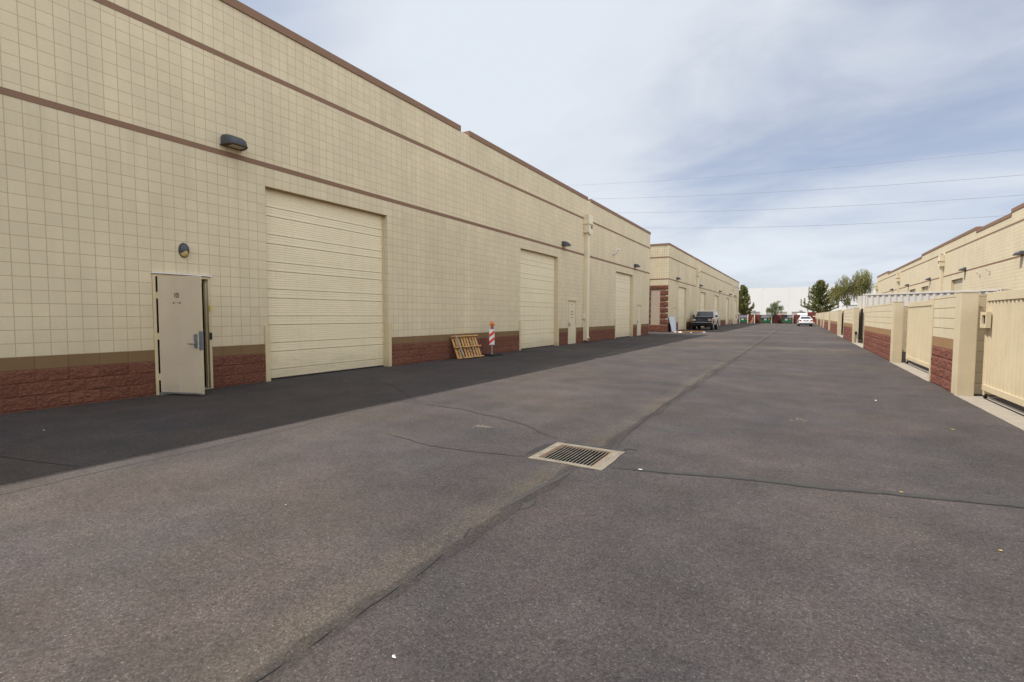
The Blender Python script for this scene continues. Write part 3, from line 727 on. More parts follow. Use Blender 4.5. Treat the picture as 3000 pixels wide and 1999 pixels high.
for k in range(13):
    u = .335 + k * .0145; w_ = .020 if k in (0, 1, 2, 9, 10, 11, 12) else .004
    top.append(dp(u, .0008, 1.69 + w_ * random.uniform(.6, 1))); bot.append(dp(u, .0008, 1.69 - w_ * random.uniform(.6, 1)))
mb.add(bot + top, [(i, i + 1, 14 + i, 13 + i) for i in range(12)])
mb.build('sticker_residue', 'smudge', door, fix=False)
mb = MB(); L_ = []; R_ = []
for k in range(31):
    zc = .07 + k * .0125; u = .475 - .075 * (zc / .44) + .012 * math.sin(zc * 40) + random.uniform(-.005, .005); q = max(.003, .022 - .03 * abs(zc - .15)) * random.uniform(.4, 1.1)
    L_.append(dp(u - q, .0008, zc)); R_.append(dp(u + q, .0008, zc))
mb.add(L_ + R_, [(i, i + 1, 32 + i, 31 + i) for i in range(30)])
mb.build('paint_scuff', 'scuff', door, fix=False)
# notices on the second door
o2 = [c for c in COL.objects if c.parent == B1 and c.name.startswith('door') and c is not door and c.type == 'MESH'][0]
mb = MB()
for z, n, hh in ((2.02, 3, .035), (1.66, 5, .04), (1.52, 7, .045), (1.36, 4, .04)):
    mb = MB(); top = []; bot = []
    for k in range(n * 2 + 1):
        y = (D2[0] + D2[1]) / 2 + (k / 2 - n / 2) * .055; top.append((XL - .003, y, z + hh * random.uniform(.15, .95))); bot.append((XL - .003, y, z - hh * random.uniform(.15, .95)))
    q_ = len(top); mb.add(bot + top, [(i, i + 1, q_ + i + 1, q_ + i) for i in range(q_ - 1)]); mb.build('faded_lettering', 'smudge', o2, fix=False)
# key box beside door 105
mb = MB(); mb.box(XL + .0145, XL + .036, D105[1] - t + .008, D105[1] - .004, 1.55, 1.66); kb = solo(mb, 'key_box', 'brass', (XL + .015, D105[1] - .027, 1.55), 'small yellow box fixed to the frame of the open door 105', 'key box', bevel=.003)
# conduit and switch box beside the near downspout
mb = MB(); mb.tube([(XL + .03, 24.86, .1), (XL + .03, 24.86, 2.05)], .014, 8); mb.box(XL + .006, XL + .10, 24.77, 24.91, 1.28, 1.56)
solo(mb, 'conduit', 'downspout', (XL, 24.86, 0), 'painted conduit with a switch box beside the downspout right of the second bay', 'conduit')
# dark pipe at the far corner
mb = MB(); mb.tube([(XL - .02, 38.39, 0), (XL - .02, 38.39, 4.05), (XL + .05, 38.36, 4.16), (XL + .10, 38.30, 4.13)], .022, 8)
solo(mb, 'conduit', 'pole', (XL, 38.39, 0), 'thin dark pipe with a hooked top at the far corner of the near warehouse', 'pipe', smooth=True)

# ------------------------------------------------------------------ left warehouse, far
YB = 44.72
def q(y): return y
B2 = left_building((-10.14, 70, 0), 'second cream block warehouse down the left side with a red block pilaster end', YB, 103.1,
                   [(46.95, 47.97), (59.4, 60.4), (77.4, 78.4), (89.9, 90.9), (101.0, 102.0)], [(49.1, 52.75), (61.35, 65.0), (72.3, 75.96), (84.5, 88.16), (96.6, 100.2)], [58.4, 92.3],
                   [(56.15, 56.6), (67.85, 68.3), (78.95, 79.4)], lambda y: .1, 'block_far', end_face=True)
# end wall facing the camera: cream above, red pilasters round a tan panel below
mb = MB(); yf = YB
mb.quad((-40, yf, zj(20.5)), (XL - .2, yf, zj(20.5)), (XL - .2, yf, zj(20.5) + .001), (-40, yf, zj(20.5) + .001))
mb.box(-11.69, -10.86, yf + .02, yf + .2, .63, 3.72); mb.box(-14.4, -12.30, yf + .02, yf + .2, .63, 3.72); mb.build('tan_panel', 'panel_tan', B2)
def rough_y(mb, x0, x1, y, z0, z1, res=.06, amp=.03):
    """Rough block face looking down the lane (-Y)."""
    nx = max(2, int((x1 - x0) / res)); nz = max(2, int((z1 - z0) / res)); vs = []; fs = []
    for i in range(nx + 1):
        for k in range(nz + 1):
            x = x0 + (x1 - x0) * i / nx; z = z0 + (z1 - z0) * k / nz
            d = amp * (.6 + .9 * noise.noise((x * 6, z * 9, 2.2)) + .5 * noise.noise((x * 17, z * 19, 1)))
            vs.append((x, y - (0 if i in (0, nx) or k in (0, nz) else d), z))
    for i in range(nx):
        for k in range(nz): fs.append((i * (nz + 1) + k, (i + 1) * (nz + 1) + k, (i + 1) * (nz + 1) + k + 1, i * (nz + 1) + k + 1))
    mb.add(vs, fs)
    mb.quad((x0, y, z1), (x1, y, z1), (x1, y + .2, z1), (x0, y + .2, z1)); mb.quad((x1, y, z0), (x1, y + .2, z0), (x1, y + .2, z1), (x1, y, z1)); mb.quad((x0, y, z0), (x0, y, z1), (x0, y + .2, z1), (x0, y + .2, z0))
mb = MB(); rough_y(mb, -40, XL - .2, yf - .01, 0, .63, .09); rough_y(mb, -40, XL - .2, yf - .01, 3.80, zj(20.5), .09)
rough_y(mb, XL - .2, XL - .003, yf - .01, 0, zj(3) - .01, .06); rough_y(mb, XL - .2, XL - .003, yf - .01, 3.80, zj(20.5), .06)
for k in range(6):
    z = .72 + k * .515
    rough_y(mb, -10.85, XL - .003, yf - .008, z, z + .42); rough_y(mb, -12.30, -11.70, yf - .008, z, z + .42)
mb.build('red_pilaster', 'red', B2, fix=False)
mb = MB(); mb.box(-40, XL - .2, yf + .03, yf + .2, .63, zj(20.5)); mb.build('end_wall_core', 'panel_tan', B2)
mb = MB(); mb.box(-40, XL + .008, yf - .008, yf - .0005, zj(23), zj(23.5)); mb.build('brown_band', 'brown', B2)
mb = MB(); mb.box(-40, XL + .008, yf - .008, yf - .0005, zj(32.5), zj(33)); mb.build('brown_band', 'brown', B2)
mb = MB(); mb.box(-40, XL - .275, yf - .03, yf + .27, zj(37.95), zj(38.8)); mb.build('parapet_cap', 'brown', B2)

# ------------------------------------------------------------------ right warehouse
B3 = thing('warehouse', 'sunlit cream block warehouse on the right behind the block walls and gates', 'warehouse', (10.1, 60, 0))
rr = [(47.12, 50.2), (57.97, 61.0), (63.84, 66.95), (74.6, 77.7), (84.8, 87.9)]
secs = [(-30, 38.1, 7.52), (38.1, 44.4, 7.31), (44.4, 61.45, 7.52), (61.45, 82.7, 7.31), (82.7, 93.1, 7.55)]
mb = MB(); wall_face(mb, XR, -30, 93.1, 0, 7.10, [(a, b, -1, zj(21)) for a, b in rr], .2, -1)
for a, b, zt in secs: mb.box(XR, XR + .2, a, b, 7.101, zt - .20)
for yy in (-30, 93.1): mb.quad((XR + .2, yy, 0), (XR + .2, yy, 7.1), (40, yy, 7.1), (40, yy, 0))
mb.quad((40, -30, 0), (40, 93.1, 0), (40, 93.1, 7.1), (40, -30, 7.1)); mb.build('wall', 'block_right', B3, fix=False)
mb = MB(); mb.box(XR + .22, 39.9, -29.8, 92.9, 6.5, 6.7); mb.build('roof', 'roof', B3)
for a, b, zt in secs:
    mb = MB(); mb.box(XR - .035, XR + .27, a, b, zt - .205, zt); mb.build('parapet_cap', 'brown', B3)
sp3 = [52.8, 73.4, 92.2]
trim_run(B3, 'brown_band', XR, -1, -30, 93.1, 4.68, 4.78, .008, [(s - .155, s + .155) for s in sp3])
trim_run(B3, 'brown_band', XR, -1, -30, 93.1, 6.58, 6.68, .008, [(s - .31, s + .31) for s in sp3])
for a, b in rr: rollup(B3, a, b, zj(21) - .004, -1, XR + .17, 'rollup_pale')
for s in sp3: downspout(B3, s, XR, -1, 6.52)

# ------------------------------------------------------------------ wall lights
def wall_pack(label, group):
    t = thing('wall_light', label, 'wall light', (0, 0, 0), group)
    rings = []
    for x, hw, h in ((.0, .205, .205), (.05, .212, .21), (.15, .21, .195), (.25, .185, .15), (.32, .15, .09), (.35, .125, .035)):
        c = min(.05, h * .4)
        rings.append([(x, -hw, 0), (x, hw, 0), (x, hw, h - c * 1.4), (x, hw - c * .4, h - c * .5), (x, hw - c * 1.6, h), (x, -hw + c * 1.6, h), (x, -hw + c * .4, h - c * .5), (x, -hw, h - c * 1.4)])
    mb = MB(); mb.loft(rings); mb.build('housing', 'lamp', t, smooth=True)
    pl = [(.0, -.226), (.16, -.226), (.30, -.178), (.362, -.128), (.362, .128), (.30, .178), (.16, .226), (.0, .226)]
    mb = MB(); mb.prism(pl, 2, -.022, -.0005); mb.build('lens_frame', 'lampframe', t)
    mb = MB(); mb.box(.075, .285, -.125, .125, -.027, -.0225); mb.build('lens', 'lens', t)
    return t
LZ = zj(24.05)
L0 = wall_pack('charcoal wall light between door 105 and the nearest roll-up door', 'wall lights on the left warehouses'); L0.location = (XL, 5.86, LZ)
for y, lb in ((22.22, 'charcoal wall light between the second roll-up door and the near downspout'), (34.35, 'charcoal wall light above the far end of the third roll-up door of the near warehouse'),
              (48.1, 'charcoal wall light on the far left warehouse nearest its red corner'), (60.6, 'charcoal wall light just past the first downspout of the far left warehouse'),
              (76.6, 'charcoal wall light halfway along the far left warehouse'), (88.7, 'charcoal wall light just before the last downspout of the far left warehouse'), (95.8, 'charcoal wall light just past the last downspout of the far left warehouse')):
    c = copy_tree(L0); c.location = (XL, y, LZ); c['label'] = lb
for y, lb in ((36.2, 'grey wall light on the right warehouse nearest the frame edge'), (46.52, 'grey wall light on the right warehouse by the nearest visible door top'), (57.38, 'grey wall light just past the nearest downspout of the right warehouse'),
              (67.6, 'grey wall light just before the middle downspout of the right warehouse'), (77.85, 'grey wall light past the middle downspout of the right warehouse')):
    c = copy_tree(L0); c.location = (XR, y, LZ - .13); c.rotation_euler = (0, 0, math.pi); c['label'] = lb; c['group'] = 'wall lights on the right warehouse'
# oval light over door 105
t = thing('wall_light', 'oval dark bulkhead light with a yellow lens above door 105', 'wall light', (XL, 4.905, 2.70))
hood = MB(); lens = MB(); base = MB()
def oval(mb, lo, hi, k, off):
    rings = []
    for i in range(9):
        e = i / 8 * math.pi / 2
        rings.append([(XL + off + .095 * k * math.sin(e), 4.905 + .088 * k * math.cos(e) * math.cos(a), 2.70 + .135 * k * math.cos(e) * math.sin(a)) for a in [lo + (hi - lo) * q / 20 for q in range(21)]])
    mb.loft(rings, closed=False)
oval(hood, math.radians(-28), math.radians(208), 1.0, .012); oval(lens, math.radians(208), math.radians(332), .93, .010)
hood.build('hood', 'lamp', t, smooth=True, fix=False); lens.build('lens', 'amberlens', t, smooth=True, fix=False)
base.prism([(4.905 + .092 * math.cos(a), 2.70 + .14 * math.sin(a)) for a in [2 * math.pi * q / 28 for q in range(28)]], 0, XL + .001, XL + .016); base.build('base_plate', 'lampframe', t)

# security cameras on bracket arms
def sec_cam(label, X, y, z, sgn, dy, group=None):
    t = thing('security_camera', label, 'security camera', (X, y, z), group)
    mb = MB(); k = 1 if sgn > 0 else .62; mb.cyl((X + sgn * .02, y, z), (1, 0, 0), .05 * k, .035, 12); mb.tube([(X + sgn * .03, y, z), (X + sgn * .16 * k, y + dy * .2, z + .04 * k), (X + sgn * .26 * k, y + dy * .4, z + .15 * k), (X + sgn * .30 * k, y + dy * .5, z + .32 * k)], .018 * k, 8)
    mb.build('bracket', 'steel', t, smooth=True)
    mb = MB(); mb.tube([(X + sgn * .30 * k, y + dy * .5 - .06, z + .36 * k), (X + sgn * .30 * k, y + dy * .5 + .16 * k, z + .34 * k)], .055 * k, 12); mb.build('housing', 'white', t, smooth=True)
    return t
sec_cam('white security camera on a curved bracket right of the near downspout', XL, 29.6, 5.22, 1, .2)
sec_cam('small white camera on the right warehouse nearer the frame edge', XR, 41.16, 4.25, -1, .1, 'cameras on the right warehouse')
sec_cam('small white camera on the right warehouse nearer its visible door top', XR, 43.05, 4.2, -1, .1, 'cameras on the right warehouse')

# ------------------------------------------------------------------ pallet and barricade by the left wall
pl = thing('pallet', 'wooden pallet propped on edge against the red base of the left wall', 'pallet', (-9.85, 13.7, 0))
PB0 = Vector((-9.77, 13.06, .0)); PB1 = Vector((-9.66, 14.36, .0)); ex = (PB1 - PB0).normalized(); PW = (PB1 - PB0).length
ez = (Vector((-10.03, 0, .76)) - Vector((-9.72, 0, 0))); ez = Vector((ez.x, 0, ez.z)).normalized(); ey = ez.cross(ex).normalized()
if ey.x < 0: ey = -ey
PH = .81
def pb(mb, u0, u1, v0, v1, d0, d1):
    P_ = lambda u, v, d: tuple(PB0 + ex * u + ez * v + ey * d)
    mb.hexa([P_(u0, v0, d0), P_(u1, v0, d0), P_(u1, v1, d0), P_(u0, v1, d0), P_(u0, v0, d1), P_(u1, v0, d1), P_(u1, v1, d1), P_(u0, v1, d1)])
for v in (.0, PH / 2 - .02, PH - .04):
    mb = MB(); pb(mb, 0 - .01, PW + (.05 if .1 < v < .6 else .02), v, v + .038, 0, .088); mb.build('stringer', 'wood', pl, bevel=.003)
mb = MB()
for k in range(9):
    u = .012 + k * (PW - .10) / 8 + random.uniform(-.012, .012); j = random.uniform(-.008, .008)
    pb(mb, u, u + .088, -.004 + j, PH + .002 + j, -.019, -.001)
mb.build('deck_boards', 'wood', pl)
mb = MB(); P_ = lambda u, v, d: tuple(PB0 + ex * u + ez * v + ey * d)
mb.beam(P_(.13, PH + .005, .12), P_(.20, .0, .12), .06, .018, up=ey); mb.beam(P_(.86, PH * .72, .13), P_(.74, .02, .12), .03, .016, up=ey); mb.build('grey_slat', 'greywood', pl)
mb = MB(); mb.tube([P_(.25, PH * .5, .13), P_(.45, PH * .38, .15), P_(.62, PH * .2, .16), P_(.9, .05, .2), P_(1.2, .02, .26), P_(1.36, .012, .2)], .007, 6); mb.build('strap', 'dark', pl)

br = thing('traffic_barricade', 'striped vertical panel barricade with an orange light on a black rubber base', 'barricade', (-9.66, 14.98, 0))
bxm, bym = -9.66, 14.98
mb = MB(); mb.prism([(bxm - .30, bym - .30), (bxm + .30, bym - .30), (bxm + .30, bym + .30), (bxm - .30, bym + .30)], 2, .001, .035); mb.prism([(bxm - .24, bym - .24), (bxm + .24, bym - .24), (bxm + .24, bym + .24), (bxm - .24, bym + .24)], 2, .036, .062)
ob = mb.build('rubber_base', 'dark', br, bevel=.008)
mb = MB(); mb.tube([(bxm, bym, .06), (bxm, bym, .44)], .022, 12); mb.cyl((bxm, bym, .075), (0, 0, 1), .05, .03, 14); mb.build('post', 'steel', br, smooth=True)
pz0, pz1, phw = .40, .985, .095
av = Vector((.80, .60, 0)).normalized(); nv = Vector((av.y, -av.x, 0))     # panel faces the camera
def bp(u, v, d): return (bxm + av.x * u + nv.x * d, bym + av.y * u + nv.y * d, v)
mb = MB(); mb.hexa([bp(-phw, pz0, -.012), bp(phw, pz0, -.012), bp(phw, pz0, .012), bp(-phw, pz0, .012), bp(-phw, pz1, -.012), bp(phw, pz1, -.012), bp(phw, pz1, .012), bp(-phw, pz1, .012)]); pn = mb.build('panel', 'white', br, bevel=.004)
mb = MB()
for z in (.42, .66): mb.add([bp(-phw + .004, z, .0128), bp(phw - .006, z + .155, .0128), bp(phw - .006, z + .275, .0128), bp(-phw + .004, z + .12, .0128)], [(0, 1, 2, 3)])
mb.build('stripe', 'stripe_red', pn, fix=False)
mb = MB(); mb.hexa([bp(-.06, .975, -.022), bp(.075, .975, -.022), bp(.075, .975, .022), bp(-.06, .975, .022), bp(-.035, 1.065, -.02), bp(.055, 1.065, -.02), bp(.055, 1.065, .02), bp(-.035, 1.065, .02)]); mb.build('lamp_mount', 'maroon', br, bevel=.006)
mb = MB()
rings = []
for d, r in ((-.045, .04), (-.042, .075), (-.025, .088), (.025, .088), (.042, .075), (.050, .045), (.052, .01)): rings.append([bp(.01 + r * math.cos(a), 1.155 + r * math.sin(a), d) for a in [2 * math.pi * k / 24 for k in range(24)]])
mb.loft(rings); mb.build('warning_light', 'orange', br, smooth=True)

# ------------------------------------------------------------------ right side: block walls, posts, gates
def fence_wall(y0, y1, label, res):
    t = thing('block_wall', label, 'block wall', (XW, (y0 + y1) / 2, 0), 'block walls along the right side')
    ftop = -.006 + .2085 * 9.28
    z4 = -.006 + .2085 * 4; z5 = -.006 + .2085 * 5
    mb = MB(); split_face(mb, XW, y0, y1, 0, z4, -1, res, .022, 12.6, -.006, .414, .2085, .2)
    mb.quad((XW + .2, y0, 0), (XW + .2, y0, z4), (XW + .2, y1, z4), (XW + .2, y1, 0))
    mb.build('split_face_base', 'fence_red', t, fix=False)
    mb = MB(); mb.box(XW - .004, XW + .2, y0, y1, z4 + .0005, z5 - .0005); mb.build('brown_course', 'fence_brown', t)
    mb = MB(); mb.box(XW - .001, XW + .2, y0, y1, z5, ftop); mb.build('cream_courses', 'fence_cream', t)
def gate_post(y, label, h=1.945, dy=.38):
    mb = MB(); mb.box(XW - .03, XW + .225, y, y + dy, 0, h)
    mb.box(XW - .036, XW + .231, y - .006, y + dy + .006, h, h + .012)
    return solo(mb, 'gate_post', 'gatepaint', (XW + .1, y + .2, 0), label, 'gate post', 'cream steel gate posts', bevel=.012)
posts = [(12.17, 'broad cream steel post just beyond the nearest gate'), (19.68, 'broad cream steel post past the second gate'), (33.12, 'broad cream steel post carrying a black keypad'),
         (45.9, 'cream steel post past the fourth gateway'), (59.8, 'fifth cream steel post from the camera'), (73.6, 'sixth cream steel post from the camera'), (81.6, 'seventh cream steel post from the camera'), (98.5, 'farthest cream steel post near the red end wall')]
for y, lb in posts: gate_post(y, lb)
walls = [(12.56, 14.42, 'short block wall panel between the two nearest gates', .03), (20.07, 27.95, 'long block wall in front of the white container', .035), (33.51, 40.3, 'block wall panel just past the black keypad', .06),
         (46.29, 56.9, 'fourth block wall panel from the camera', .1), (60.2, 70.6, 'fifth block wall panel from the camera', .15), (74.0, 79.0, 'short sixth block wall panel before the last gates', .2), (82.0, 95.0, 'seventh block wall panel beside the white sedan', .2), (98.9, 108.0, 'last block wall panel meeting the red end wall', .2)]
for a, b, lb, r in walls: fence_wall(a, b, lb, r)
def jamb(y, label):
    mb = MB(); mb.box(XW - .02, XW + .20, y, y + .10, 0, 1.93); return solo(mb, 'gate_jamb', 'gatepaint', (XW + .1, y, 0), label, 'gate jamb', 'slim cream gate jambs', bevel=.006)
for y, lb in ((14.425, 'slim cream jamb at the near edge of the second gate'), (27.955, 'slim cream jamb at the near edge of the open third gateway'), (40.305, 'slim cream jamb at the near edge of the fourth gateway'), (56.905, 'slim cream jamb at the near edge of the fifth gateway')): jamb(y, lb)
def gate(y0, y1, label, box=False, X=2.97):
    t = thing('sliding_gate', label, 'gate', (X, (y0 + y1) / 2, 0), 'sliding gates')
    mb = MB(); mb.box(X - .035, X + .035, y0, y1, 1.775, 1.925); mb.box(X - .035, X + .035, y0, y1, .145, .255)
    mb.box(X - .033, X + .033, y1 - .05, y1 - .001, .256, 1.774); mb.box(X - .033, X + .033, y0 + .001, y0 + .05, .256, 1.774); mb.build('gate_frame', 'gatepaint', t, bevel=.006)
    mb = MB(); p = .17; y = y0 + .05; prof = []
    while y < y1 - .05:
        for d, k in ((-.022, .0), (-.022, .42), (.028, .60), (.028, .80)): prof.append((X + d, min(y + k * p, y1 - .05)))
        y += p
    n = len(prof); mb.add([(a, b, .256) for a, b in prof] + [(a, b, 1.774) for a, b in prof], [(i, n + i, n + i + 1, i + 1) for i in range(n - 1)])
    mb.build('corrugated_panel', 'gatepaint', t, fix=False)
    for y in (y1 - .10, y0 + .3):
        mb = MB(); mb.hexa([(X - .03, y - .10, .144), (X + .03, y - .10, .144), (X + .03, y + .06, .144), (X - .03, y + .06, .144)][0:4] + [(X - .03, y - .03, .06), (X + .03, y - .03, .06), (X + .03, y + .06, .06), (X - .03, y + .06, .06)]) if False else mb.box(X - .028, X + .028, y - .02, y + .06, .06, .144)
        wb = mb.build('wheel_bracket', 'gatepaint', t)
        mb = MB(); mb.cyl((X, y + .02, .058), (1, 0, 0), .052, .04, 16); mb.build('wheel', 'rust', wb, smooth=True)
    if box:
        mb = MB(); x0 = X - .10; x1 = X - .036
        for (a, b, c, d) in ((11.78, 12.12, 1.29, 1.36), (11.78, 12.12, 1.52, 1.58), (11.78, 11.84, 1.361, 1.519), (12.04, 12.12, 1.361, 1.519)): mb.box(x0, x1, a, b, c, d)
        lb_ = mb.build('latch_box', 'gatepaint', t)
        mb = MB(); mb.box(x0 + .03, x1 - .001, 11.845, 12.035, 1.37, 1.51); mb.build('latch', 'shadowgap', lb_)
    return t
gate(6.2, 12.10, 'corrugated cream gate nearest the camera with a latch box', True)
gate(14.54, 19.58, 'second corrugated cream gate between the short and the long wall')
gate(33.02, 38.3, 'corrugated cream gate slid open behind the wall past the keypad post')
gate(45.92, 51.2, 'corrugated cream gate slid open behind the fourth wall panel')
for yy, g_ in ((33.02, 0), (45.92, 1)):
    mb = MB(); mb.box(2.925, 3.015, yy - .012, yy - .001, .16, 1.90); mb.build('end_channel', 'rust', [o for o in COL.objects if o.name.startswith('sliding_gate') and abs(o.location.y - (yy + 2.64)) < .2][0])  # dark plate paints the open channel's inner shade over the gate end
gate(57.1, 59.7, 'narrow cream gate just before the fifth cream post')
for i, (a, b) in enumerate(((4.5, 12.25), (14.45, 19.95), (27.95, 33.45), (40.3, 46.1))):
    mb = MB(); n = 24; vs = []
    for k in range(n + 1):
        y = a + (b - a) * k / n; vs.append((XW - .045 + .02 * noise.noise((y * 2.1, 3, i)), y, .007))
    vs += [(XW + .44, a + (b - a) * k / n, .007) for k in range(n + 1)] + [(v[0], v[1], -.05) for v in vs[:n + 1]]
    m_ = n + 1
    mb.add(vs, [(k, k + 1, m_ + k + 1, m_ + k) for k in range(n)] + [(2 * m_ + k, 2 * m_ + k + 1, k + 1, k) for k in range(n)])
    ap = structure(mb.build('path', 'concrete')); ap['label'] = 'concrete gateway strip'
    mb = MB(); mb.box(XW + .30, XW + .335, a + .05, b - .3, .0075, .013); mb.build('track_rail', 'rust', ap)
# keypad
mb = MB(); mb.box(XW + .06, XW + .15, 33.06, 33.113, .47, .63); mb.tube([(XW + .10, 33.10, .47), (XW + .08, 33.105, .2), (XW + .085, 33.108, .01)], .01, 6)
solo(mb, 'keypad', 'dark', (XW + .1, 33.1, .47), 'small black box with a cable low on the third gate post', 'keypad')
# cross walls of the storage yards
def yard_wall(y, x0, x1, label):
    mb = MB(); mb.box(x0, x1, y, y + .2, 0, -.006 + .2085 * 9.25); return solo(mb, 'yard_wall', 'yard_cream', ((x0 + x1) / 2, y, 0), label, 'yard wall', 'cross walls of the yards')
yard_wall(12.62, XW + .30, 10.05, 'plain cream cross wall behind the nearest gate, half in shadow')
yard_wall(26.0, XW + .45, 10.05, 'plain cream cross wall glimpsed through the slot beside the second gate')

# white container
cA = Vector((3.06, 34.0, 0)); cd = Vector((.775, -.632, 0)).normalized(); ce = Vector((.632, .775, 0)); CL, CW, CB, CT = 6.1, 2.44, .14, 2.74
ct = thing('shipping_container', 'white corrugated shipping container standing behind the long block wall', 'container', tuple(cA))
def cp(u, v, z): return tuple(cA + cd * u + ce * v + Vector((0, 0, z)))
mb = MB(); prof = []; u = .14
while u < CL - .16:
    for dd, k in ((.0, .0), (.0, .09), (.045, .15), (.045, .24)): prof.append((u + k, .02 + dd))
    u += .30
n = len(prof)
mb.add([cp(a, b, CB + .1) for a, b in prof] + [cp(a, b, CT - .09) for a, b in prof], [(i, i + 1, n + i + 1, n + i) for i in range(n - 1)])
mb.build('corrugated_side', 'contwhite', ct, fix=False)
mb = MB()
for (u0, u1, v0, v1, z0, z1) in ((.0, .15, .0, .15, CB, CT), (CL - .15, CL, 0, .15, CB, CT), (0, .15, CW - .15, CW, CB, CT), (CL - .15, CL, CW - .15, CW, CB, CT),
                                 (.15, CL - .15, .0, .08, CT - .09, CT - .01), (.15, CL - .15, .0, .1, CB, CB + .12), (.15, CL - .15, CW - .08, CW, CT - .09, CT - .01), (.01, .07, .15, CW - .15, CT - .1, CT - .01), (CL - .07, CL - .01, .15, CW - .15, CT - .1, CT - .01)):
    mb.hexa([cp(u0, v0, z0), cp(u1, v0, z0), cp(u1, v1, z0), cp(u0, v1, z0), cp(u0, v0, z1), cp(u1, v0, z1), cp(u1, v1, z1), cp(u0, v1, z1)])
mb.build('frame', 'contwhite', ct, bevel=.008)
mb = MB(); mb.add([cp(.07, .08, CT - .03), cp(CL - .07, .08, CT - .03), cp(CL - .07, CW - .08, CT - .03), cp(.07, CW - .08, CT - .03)], [(0, 1, 2, 3)])
mb.add([cp(CL - .04, .1, CB), cp(CL - .04, CW - .1, CB), cp(CL - .04, CW - .1, CT - .05), cp(CL - .04, .1, CT - .05)], [(0, 1, 2, 3)]); mb.add([cp(.1, CW - .04, CB), cp(CL - .1, CW - .04, CB), cp(CL - .1, CW - .04, CT - .05), cp(.1, CW - .04, CT - .05)], [(0, 1, 2, 3)])
mb.add([cp(.05, .1, CB), cp(.05, CW - .1, CB), cp(.05, CW - .1, CT - .05), cp(.05, .1, CT - .05)], [(0, 1, 2, 3)]); mb.build('roof', 'contwhite', ct, fix=False)
mb = MB(); mb.beam((3.05, 34.10, 1.42), (2.96, 35.28, 1.42), .05, 2.44); dl = mb.build('door', 'contwhite', ct)
mb = MB()
for u_, z_ in ((CL - .075, CT - .06), (.075, CT - .05), (.075, CB + .07), (CL - .075, CB + .07)):
    mb.beam(cp(u_ - .03, -.004, z_), cp(u_ + .03, -.004, z_), .012, .05)
mb.build('corner_casting', 'pinkgrey', ct)
mb = MB(); mb.beam(cp(1.5, -.01, 1.6), cp(1.9, -.01, 1.6), .012, .05); mb.beam(cp(3.25, -.012, CT - .43), cp(4.3, -.012, CT - .40), .014, .05); mb.build('rust_streak', 'pinkgrey', ct)
# trailer behind the walls
tr = thing('cargo_trailer', 'white enclosed trailer whose top shows behind the third wall panel', 'trailer', (5.2, 62, 0))
mb = MB(); mb.box(4.02, 6.4, 60, 65.5, .55, 2.56); mb.build('body', 'white', tr, bevel=.05)
mb = MB(); mb.box(4.0, 6.42, 59.98, 65.52, 2.562, 2.60); mb.build('roof_trim', 'pole', tr)
mb = MB(); mb.cyl((4.12, 59.985, 2.42), (0, 1, 0), .055, .03, 14); mb.build('vent', 'dark', tr)
for x in (4.3, 6.1):
    mb = MB(); mb.cyl((x, 62.8, .36), (1, 0, 0), .36, .2, 20); mb.build('wheel', 'dark', tr, smooth=True)

# ------------------------------------------------------------------ vehicles
def arch(yc, r, z0, n=10): return [(yc + r * math.cos(math.pi - math.pi * k / n), z0 + r * math.sin(math.pi - math.pi * k / n)) for k in range(n + 1)]
def wheel(t, x, y, r, wd, rim='steel'):
    mb = MB(); s = 1 if x > 0 else -1
    rings = []
    for d, rr_ in ((-.5, .8), (-.45, .96), (-.3, 1), (.3, 1), (.45, .96), (.5, .8)): rings.append([(x + d * wd, y + r * rr_ * math.cos(a), r + r * rr_ * math.sin(a)) for a in [2 * math.pi * k / 24 for k in range(24)]])
    mb.loft(rings); w_ = mb.build('wheel', 'dark', t, smooth=True)
    mb = MB(); mb.cyl((x + s * wd * .47, y, r), (1, 0, 0), r * .60, wd * .12, 20); mb.cyl((x + s * wd * .53, y, r), (1, 0, 0), r * .18, wd * .1, 12); mb.build('rim', rim, w_, smooth=True)

# off-road wagon, built with its nose at -Y (toward the camera)
sv = thing('parked_car', 'old navy-bonneted off-road wagon with a white roof parked in the shade', 'car', (0, 0, 0))
HW = .96; sill = .52; belt = 1.20
body = [(-2.22, .62), (-2.24, .80), (-2.22, 1.02), (-2.16, 1.13)] + [(-1.4, 1.19), (-.70, 1.215), (.6, 1.225), (2.10, 1.215), (2.24, 1.15), (2.26, .75), (2.20, .60)]
body += [(1.82, .58)] + arch(1.33, .47, .58)[::-1] + [(.82, .50), (-.86, .50)] + arch(-1.36, .47, .58)[::-1] + [(-1.86, .58)]
def hws(p):
    z = p[1]; return HW * (1 - .02 * max(0, (z - .9)) / .3 - .03 * max(0, .8 - z) / .3)
mb = MB(); mb.prism([p for p in body], 0, -1, 1, hws); mb.build('body', 'suvside', sv, bevel=.02)
mb = MB(); mb.loft([[(-.90, -2.165, 1.125), (.90, -2.165, 1.125), (.90, -2.15, 1.16), (-.90, -2.15, 1.16)], [(-.93, -1.5, 1.19), (.93, -1.5, 1.19), (.88, -1.5, 1.24), (-.88, -1.5, 1.24)], [(-.93, -.72, 1.215), (.93, -.72, 1.215), (.86, -.72, 1.262), (-.86, -.72, 1.262)]]); mb.build('hood', 'navy', sv, bevel=.012)
cabin = [(-.74, 1.222), (-.20, 1.80), (-.02, 1.86), (2.02, 1.86), (2.14, 1.80), (2.22, 1.222)]
def chw(p): return .93 - .15 * max(0, p[1] - 1.22) / .64
mb = MB(); mb.prism(cabin, 0, -1, 1, chw); mb.build('cabin', 'suvside', sv, bevel=.02)
mb = MB(); mb.prism([(-.18, 1.83), (-.02, 1.885), (2.02, 1.885), (2.12, 1.83)], 0, -1, 1, lambda p: .795); mb.build('roof', 'suvroof', sv, bevel=.015)
